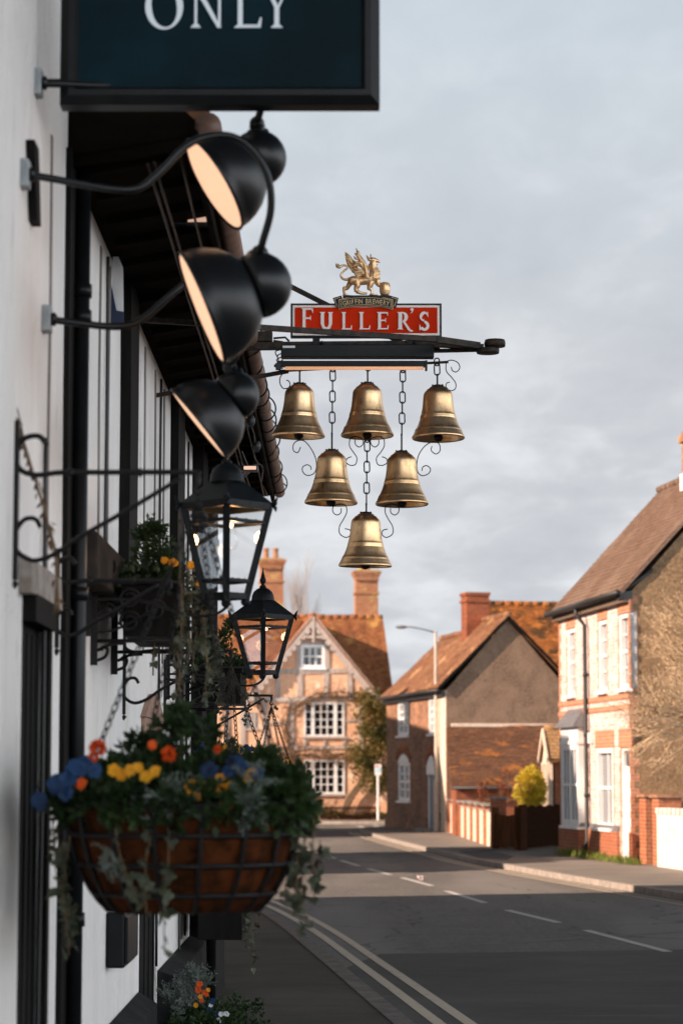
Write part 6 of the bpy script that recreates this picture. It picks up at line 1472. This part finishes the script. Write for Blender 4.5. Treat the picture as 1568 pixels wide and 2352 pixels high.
for ch in txt:
    w_ = wd.get(ch, 1); px = 788 + (893 - 788) * (acc + w_ / 2) / tot; acc += w_
    if ch == ' ': continue
    cu = bpy.data.curves.new('t', 'FONT'); cu.body = ch; cu.align_x = 'CENTER'; cu.size = 11.5 * s0 * 1.35; cu.extrude = .0006; cu.space_character = 1; cu.resolution_u = 3
    ob = bpy.data.objects.new('t', cu); me = bpy.data.meshes.new_from_object(ob)
    ang = -math.atan(2 * 8 * (px - 839.5) / 62 ** 2) ; p = at(px, arcy(px, 696.4, 8), Y1 - .0262)
    Mx = Matrix.Translation(p) @ Matrix.Rotation(ang, 4, 'Y') @ Matrix.Rotation(-ang * 2, 4, 'Y') @ Matrix.Rotation(R(90), 4, 'X') @ Matrix.Diagonal((.78, 1, 1, 1))
    Mx = Matrix.Translation(p) @ Matrix.Rotation(-ang, 4, 'Y') @ Matrix.Rotation(R(90), 4, 'X') @ Matrix.Diagonal((.78, 1, 1, 1))
    me.transform(Mx); allbm.from_mesh(me); bpy.data.objects.remove(ob); bpy.data.curves.remove(cu); bpy.data.meshes.remove(me)
me = bpy.data.meshes.new('banner_lettering'); allbm.to_mesh(me); allbm.free(); me.transform(wmat(sb).inverted()); me.materials.append(M_goldline); ob = bpy.data.objects.new('banner_lettering', me); COL.objects.link(ob); ob.parent = sb
# --- gilded griffin: one continuous casting
gx = lambda zx, zy, d=0.0: at(733.7 + .144 * zx, 555 + .144 * zy, Y1 + .004) + Vector((0, -d * .000345, 0)); q_ = .000345
mb = MB()
def limb(pts, k=4):
    P = smooth_path([gx(x, y, d) for x, y, r, d in pts], k); rs = []
    n = len(pts) - 1
    for i in range(len(P)):
        t = i / (len(P) - 1) * n; j = min(n - 1, int(t)); f = t - j; rs.append((pts[j][2] * (1 - f) + pts[j + 1][2] * f) * q_)
    mb.tube(P, rs, 10)
limb([(470, 600, 40, 0), (500, 610, 72, 0), (570, 620, 78, 0), (680, 625, 66, 0), (800, 600, 84, 0), (880, 560, 84, 0), (900, 520, 62, 0)])
limb([(860, 590, 88, 0), (870, 500, 80, 0), (850, 430, 66, 0), (850, 360, 56, 0), (850, 310, 50, 0)])
limb([(810, 320, 40, 0), (850, 290, 46, 0), (900, 300, 36, 0), (945, 312, 20, 0), (962, 335, 7, 0)])
limb([(870, 330, 36, 0), (900, 350, 26, 0), (925, 355, 12, 0)])
limb([(800, 300, 28, 25), (775, 270, 22, 25), (745, 215, 6, 28)]); limb([(825, 280, 26, -20), (820, 230, 18, -20), (815, 185, 5, -22)])
for (x, y) in ((930, 420), (955, 450), (965, 500), (950, 540), (935, 470), (960, 580)): limb([(x - 40, y - 20, 24, 0), (x - 10, y, 16, 10), (x + 8, y + 22, 4, 12)], 3)
for (x, y) in ((765, 380), (760, 430)): limb([(x + 40, y - 20, 22, 0), (x + 5, y + 10, 12, 0), (x - 5, y + 35, 4, 0)], 3)
limb([(500, 630, 52, -45), (460, 690, 40, -50), (440, 730, 30, -52), (395, 745, 28, -52), (392, 800, 22, -52), (425, 845, 21, -54), (470, 855, 19, -50), (530, 858, 15, -48)])
limb([(590, 640, 70, 35), (600, 710, 52, 42), (575, 760, 34, 44), (620, 810, 30, 44), (680, 830, 24, 44), (760, 832, 16, 46)])
for (x, y) in ((560, 790), (590, 820), (380, 830), (375, 725)): limb([(x + 30, y - 25, 18, 40 if x > 500 else -50), (x, y, 12, 40 if x > 500 else -50), (x - 8, y + 20, 4, 40 if x > 500 else -50)], 3)
limb([(820, 640, 60, 30), (800, 710, 50, 36), (800, 750, 38, 36), (830, 780, 22, 36), (832, 835, 18, 36), (860, 850, 17, 38), (930, 852, 12, 40)]); limb([(830, 840, 16, 30), (790, 852, 12, 30)], 3)
limb([(770, 740, 18, 36), (765, 775, 8, 36)], 2)
limb([(900, 600, 60, -20), (930, 660, 44, -20), (975, 700, 30, -15), (1010, 670, 24, 0), (1040, 650, 18, 10)])
limb([(480, 590, 36, 0), (440, 602, 24, 0), (390, 598, 20, 0), (350, 570, 19, 0), (342, 520, 18, 0), (380, 470, 18, 0), (430, 430, 18, 0), (448, 400, 18, 0), (420, 378, 17, 0), (360, 378, 18, 0), (315, 405, 26, 0), (275, 385, 22, 0), (265, 340, 5, 0)], 4); limb([(310, 390, 20, 0), (295, 340, 5, 5)], 2)
# wings: a leading edge and overlapping feathers
for (root, lead, tips, d) in ((((745, 600)), [(760, 590, 50), (740, 480, 40), (715, 370, 36), (660, 280, 30), (610, 190, 20), (583, 105, 5)], [(585, 130), (560, 180), (545, 235), (530, 290), (525, 345), (528, 400), (535, 450), (550, 495), (580, 525)], 46),
                              (((700, 560)), [(700, 560, 40), (600, 440, 34), (530, 320, 28), (470, 220, 20), (402, 150, 5)], [(405, 175), (410, 220), (420, 265), (435, 310), (455, 350), (480, 390), (510, 430)], -40)):
    limb([(x, y, r, d) for x, y, r in lead], 4)
    for i, (x, y) in enumerate(tips):
        f = i / len(tips); li = lead[max(1, int((1 - f) * (len(lead) - 2)))]
        limb([(li[0] * .6 + root[0] * .4, li[1] * .6 + root[1] * .4, 22, d + 5), ((li[0] + x) / 2 + 20, (li[1] + y) / 2 + 25, 24, d + 8 * (i % 2)), (x + (25 if d > 0 else 22), y + 40, 19, d + 8 * (i % 2)), (x, y, 5, d)], 3)
gf = mb.build('griffin_figure', M_gold, sb, world=True)
rm = gf.modifiers.new('remesh', 'REMESH'); rm.mode = 'VOXEL'; rm.voxel_size = .0022; rm.use_smooth_shade = True
gf['label'] = 'gilded griffin with raised wings holding a small barrel'
mb = MB(); bc = gx(1040, 850, 0); mb.lathe([(0, 0), (66 * q_, 0), (70 * q_, 10 * q_), (84 * q_, 60 * q_), (88 * q_, 105 * q_), (84 * q_, 150 * q_), (68 * q_, 200 * q_), (60 * q_, 196 * q_), (0, 194 * q_)], bc, (0, 0, 1), 20)
for h, r in ((25, 76), (55, 85), (150, 86), (178, 78)): mb.lathe([(r * q_, h * q_), ((r + 5) * q_, (h + 3) * q_), ((r + 5) * q_, (h + 11) * q_), (r * q_, (h + 14) * q_)], bc, (0, 0, 1), 20)
mb.build('barrel', M_gold, sb, world=True)
mb = MB(); mb.box(gx(370, 860).x, gx(1120, 860).x, Y1 - .02, Y1 + .03, gx(0, 905).z, gx(0, 866).z); mb.build('figure_base', M_blackpaint, sb, world=True)
# --- strip lights
bl = thing('strip_light_housing', 'long black strip light housing with a small white label under the iron bracket', 'strip light', A(820, 812, -.06))
mb = MB(); a = A(646, 827, -.10); b = A(995, 798, -.02); mb.box(a.x, b.x, a.y, b.y, a.z, b.z); mb.build('housing', M_blackpaint, bl, world=True, bevel=.004)
mb = MB(); mb.box(A(652, 0).x, A(680, 0).x, Y0 - .1015, Y0 - .1002, A(0, 806).z, A(0, 801).z); mb.build('maker_label', M_paintw, bl, world=True)
gl_ = thing('strip_light', 'slim glowing amber strip light above the bells', 'strip light', A(810, 848, -.05))
mb = MB(); a = A(640, 845, -.055); b = A(977, 832, -.015); mb.box(a.x, b.x, a.y, b.y, a.z, b.z); mb.box(A(972, 0).x, A(977, 0).x, Y0 - .07, Y0 - .01, A(0, 853).z, b.z); mb.build('housing', M_blackpaint, gl_, world=True)
t = NT('glowing_ribbed_strip'); wv = t.n('ShaderNodeTexWave'); wv.inputs['Scale'].default_value = 26; wv.bands_direction = 'X'; t.l(t.obj(), wv.inputs[0]); c_ = t.ramp(wv.outputs[0], .2, .8, (.9, .30, .10), (1, .62, .38)); t.set(.4, 0, None, (.5, .3, .2)); t.l(c_, t.b.inputs['Emission Color']); t.b.inputs['Emission Strength'].default_value = .30
mb = MB(); mb.tube([A(655, 848.5, -.045), A(971, 848.5, -.045)], 4.2 * s0, 10); mb.build('tube', t.m, gl_, world=True)
mb = MB(); g = random.Random(1)
for k in range(4): mb.tube(smooth_path([A(650, 806 + k * 8, -.05), A(636 + g.uniform(-4, 4), 812 + k * 9, -.06), A(640, 830 + k * 4, -.05), A(632 + g.uniform(-3, 3), 845, -.06), A(650, 850, -.05)], 5), .0035, 5)
mb.box(A(636, 0).x, A(648, 0).x, Y0 - .07, Y0 - .03, A(0, 852).z, A(0, 838).z); mb.build('wiring', M_cable, gl_, world=True)

# --- bells, chains, scrolls
def make_bell(p, label, rot):
    t = thing('bell', label, 'bell', p, rot, 'six brass bells hanging under the sign'); k = s0; t.rotation_euler = (rnd.uniform(-.03, .03), rnd.uniform(-.035, .035), rot)
    out_ = [(3, 0), (12, .5), (18, 2), (20, 5), (23, 6.5), (26, 8.5), (27, 11), (30, 13), (32.5, 17), (33.8, 22), (34.5, 30), (35.5, 42), (37, 54), (39.2, 64), (40.5, 69), (41.6, 70.5), (40.9, 72.5), (42.4, 74.5), (41.8, 76.5), (43, 79), (46, 88), (50, 97), (53, 102), (54.6, 103.5), (54.3, 106), (56, 108), (57.5, 113), (60, 117), (61.5, 119.5), (61.5, 122), (60, 124)]
    inn = [(56, 122), (50, 108), (42, 90), (37, 70), (33, 45), (30, 20), (20, 12), (0, 11)]
    MB().lathe([(r * k, -h * k) for r, h in out_ + inn], seg=64).build('bell_body', M_brass, t)
    mb = MB(); mb.lathe([(0, 4 * k), (8 * k, 3.5 * k), (13 * k, 1.5 * k), (14 * k, 0), (14 * k, -2 * k)], seg=16)
    for j in range(6): a = j * math.pi / 3; mb.ball((math.cos(a) * 13 * k, math.sin(a) * 13 * k, 1.5 * k), 2.4 * k, 8, 5)
    mb.build('crown', M_iron, t)
    mb = MB(); mb.tube([(0, 0, -11 * k), (0, 0, -118 * k)], 2.0 * k, 8); mb.ball((0, 0, -121 * k), 11 * k, 16, 10, (1, 1, .85)); mb.build('clapper', M_iron, t)
    return t
B = {}
for nm, (x, y, lab) in {1: (688, 882, 'brass bell at the left end of the top row'), 2: (843, 881, 'brass bell in the middle of the top row'), 3: (1005, 887, 'brass bell at the right end of the top row'),
                        4: (762, 1035, 'left brass bell of the middle pair'), 5: (922, 1038, 'right brass bell of the middle pair'), 6: (840, 1179, 'lowest single brass bell above the chimney')}.items():
    B[nm] = make_bell(A(x, y), lab, rnd.uniform(0, 6))
def link(mb, c, hgt, w_, edge, r=.0042):
    n = 16; pts = []
    for j in range(n):
        a = 2 * math.pi * j / n; x = math.cos(a) * w_ / 2; z = math.sin(a) * w_ / 2 + (1 if math.sin(a) > 0 else -1) * (hgt - w_) / 2
        pts.append(Vector(c) + (Vector((0, x, z)) if edge else Vector((x, 0, z))))
    mb.tube(pts, r, 6, False, closed=True)
def bellchain(x, y0, y1, label, x1=None):
    x1 = x if x1 is None else x1; t = thing('chain', label, 'chain', A(x, y0), 0, 'dark iron chains holding the bells')
    mb = MB(); step = 24.2; n = max(0, int((y1 - 16 - y0) / step)); yy = y0
    for i in range(n):
        f = (i + .5) / (n + .6); xx = x + (x1 - x) * f; link(mb, A(xx, yy + step / 2), 27 * s0 if not i % 2 else 28 * s0, 13 * s0, i % 2 == 1); yy += step
    if y1 - yy > 6: mb.tube([A(x1, yy - 2), A(x1, y1)], 2.0 * s0, 8); mb.ball(A(x1, yy + 1), 2.6 * s0, 8, 6)
    mb.build('links', M_iron, t, world=True); mb = MB(); link(mb, A(x, y0 - 5), 18 * s0, 12 * s0, False); mb.build('shackle', M_iron, t, world=True)
bellchain(764, 850, 1034, 'long chain between the first and second top bells', 762); bellchain(925, 852, 1036, 'long chain between the second and third top bells', 922); bellchain(843, 1012, 1178, 'chain from the middle top bell down to the lowest bell', 841)
bellchain(688, 848, 881, 'short hanger rod of the left top bell'); bellchain(845, 848, 880, 'short hanger rod of the middle top bell', 844); bellchain(1003, 836, 886, 'short chain with one open link above the right top bell', 1004)
def sc(pts, label, name='iron_scroll'):
    t = thing(name, label, 'scroll', A(*pts[len(pts) // 2]), 0, 'thin iron scrolls linking the bells'); MB().tube(smooth_path([A(*p) for p in pts], 6), 1.25 * s0, 6, flat=1).build('scroll_rod', M_iron, t, world=True)
S_ = lambda x, y: (564 + .42 * x, 517 + .42 * y)        # first close-up
U_ = lambda x, y: (564 + .42 * x, 940.5 + .42 * y)      # second close-up
sc([S_(218, 795), S_(190, 830), S_(188, 865), S_(205, 892), S_(232, 890), S_(243, 872), S_(235, 852), S_(222, 848)], 'scroll at the shoulder of the left top bell')
sc([S_(1100, 745), S_(1128, 738), S_(1160, 752), S_(1170, 780), S_(1152, 802), S_(1130, 795), S_(1124, 775)][::-1] + [S_(1095, 765), S_(1098, 800), S_(1128, 835), S_(1148, 865), S_(1145, 895), S_(1120, 905), S_(1096, 885), S_(1098, 865), S_(1115, 858)], 'tall scroll at the right end beside the right top bell')
sc([U_(300, 205), U_(285, 235), U_(262, 225), U_(260, 195), U_(280, 172), U_(320, 172), U_(358, 215), U_(383, 270), U_(386, 320), U_(370, 352), U_(335, 360), U_(312, 340), U_(312, 315), U_(335, 302), U_(355, 312), U_(358, 330)], 'scroll left of the left bell in the middle pair')
sc([U_(1018, 200), U_(1015, 225), U_(1040, 243), U_(1062, 225), U_(1058, 190), U_(1030, 176), U_(985, 195), U_(950, 240), U_(936, 290), U_(940, 340), U_(965, 362), U_(1000, 350), U_(1010, 325), U_(990, 307), U_(968, 315), U_(964, 335)], 'scroll right of the right bell in the middle pair')
sc([U_(598, 165), U_(600, 190), U_(620, 205), U_(640, 190), U_(638, 160), U_(600, 148), U_(572, 160), U_(568, 200), U_(590, 235), U_(608, 265), U_(600, 300), U_(572, 305), U_(550, 290), U_(555, 268), U_(578, 258)], 'small scroll right of the left bell in the middle pair')
sc([U_(728, 165), U_(726, 190), U_(706, 205), U_(686, 190), U_(686, 160), U_(725, 148), U_(754, 160), U_(757, 200), U_(737, 235), U_(715, 265), U_(722, 300), U_(750, 305), U_(773, 290), U_(768, 268), U_(745, 258)], 'small scroll left of the right bell in the middle pair')
sc([U_(522, 540), U_(520, 565), U_(498, 577), U_(477, 560), U_(480, 530), U_(512, 518), U_(545, 525), U_(553, 560), U_(535, 600), U_(513, 640), U_(515, 680), U_(548, 700), U_(574, 685), U_(570, 660), U_(542, 652)], 'scroll left of the lowest bell')
sc([U_(792, 540), U_(794, 565), U_(816, 577), U_(836, 560), U_(834, 530), U_(805, 518), U_(770, 525), U_(762, 560), U_(780, 600), U_(803, 640), U_(803, 680), U_(770, 700), U_(746, 685), U_(750, 662), U_(776, 654)], 'scroll right of the lowest bell')
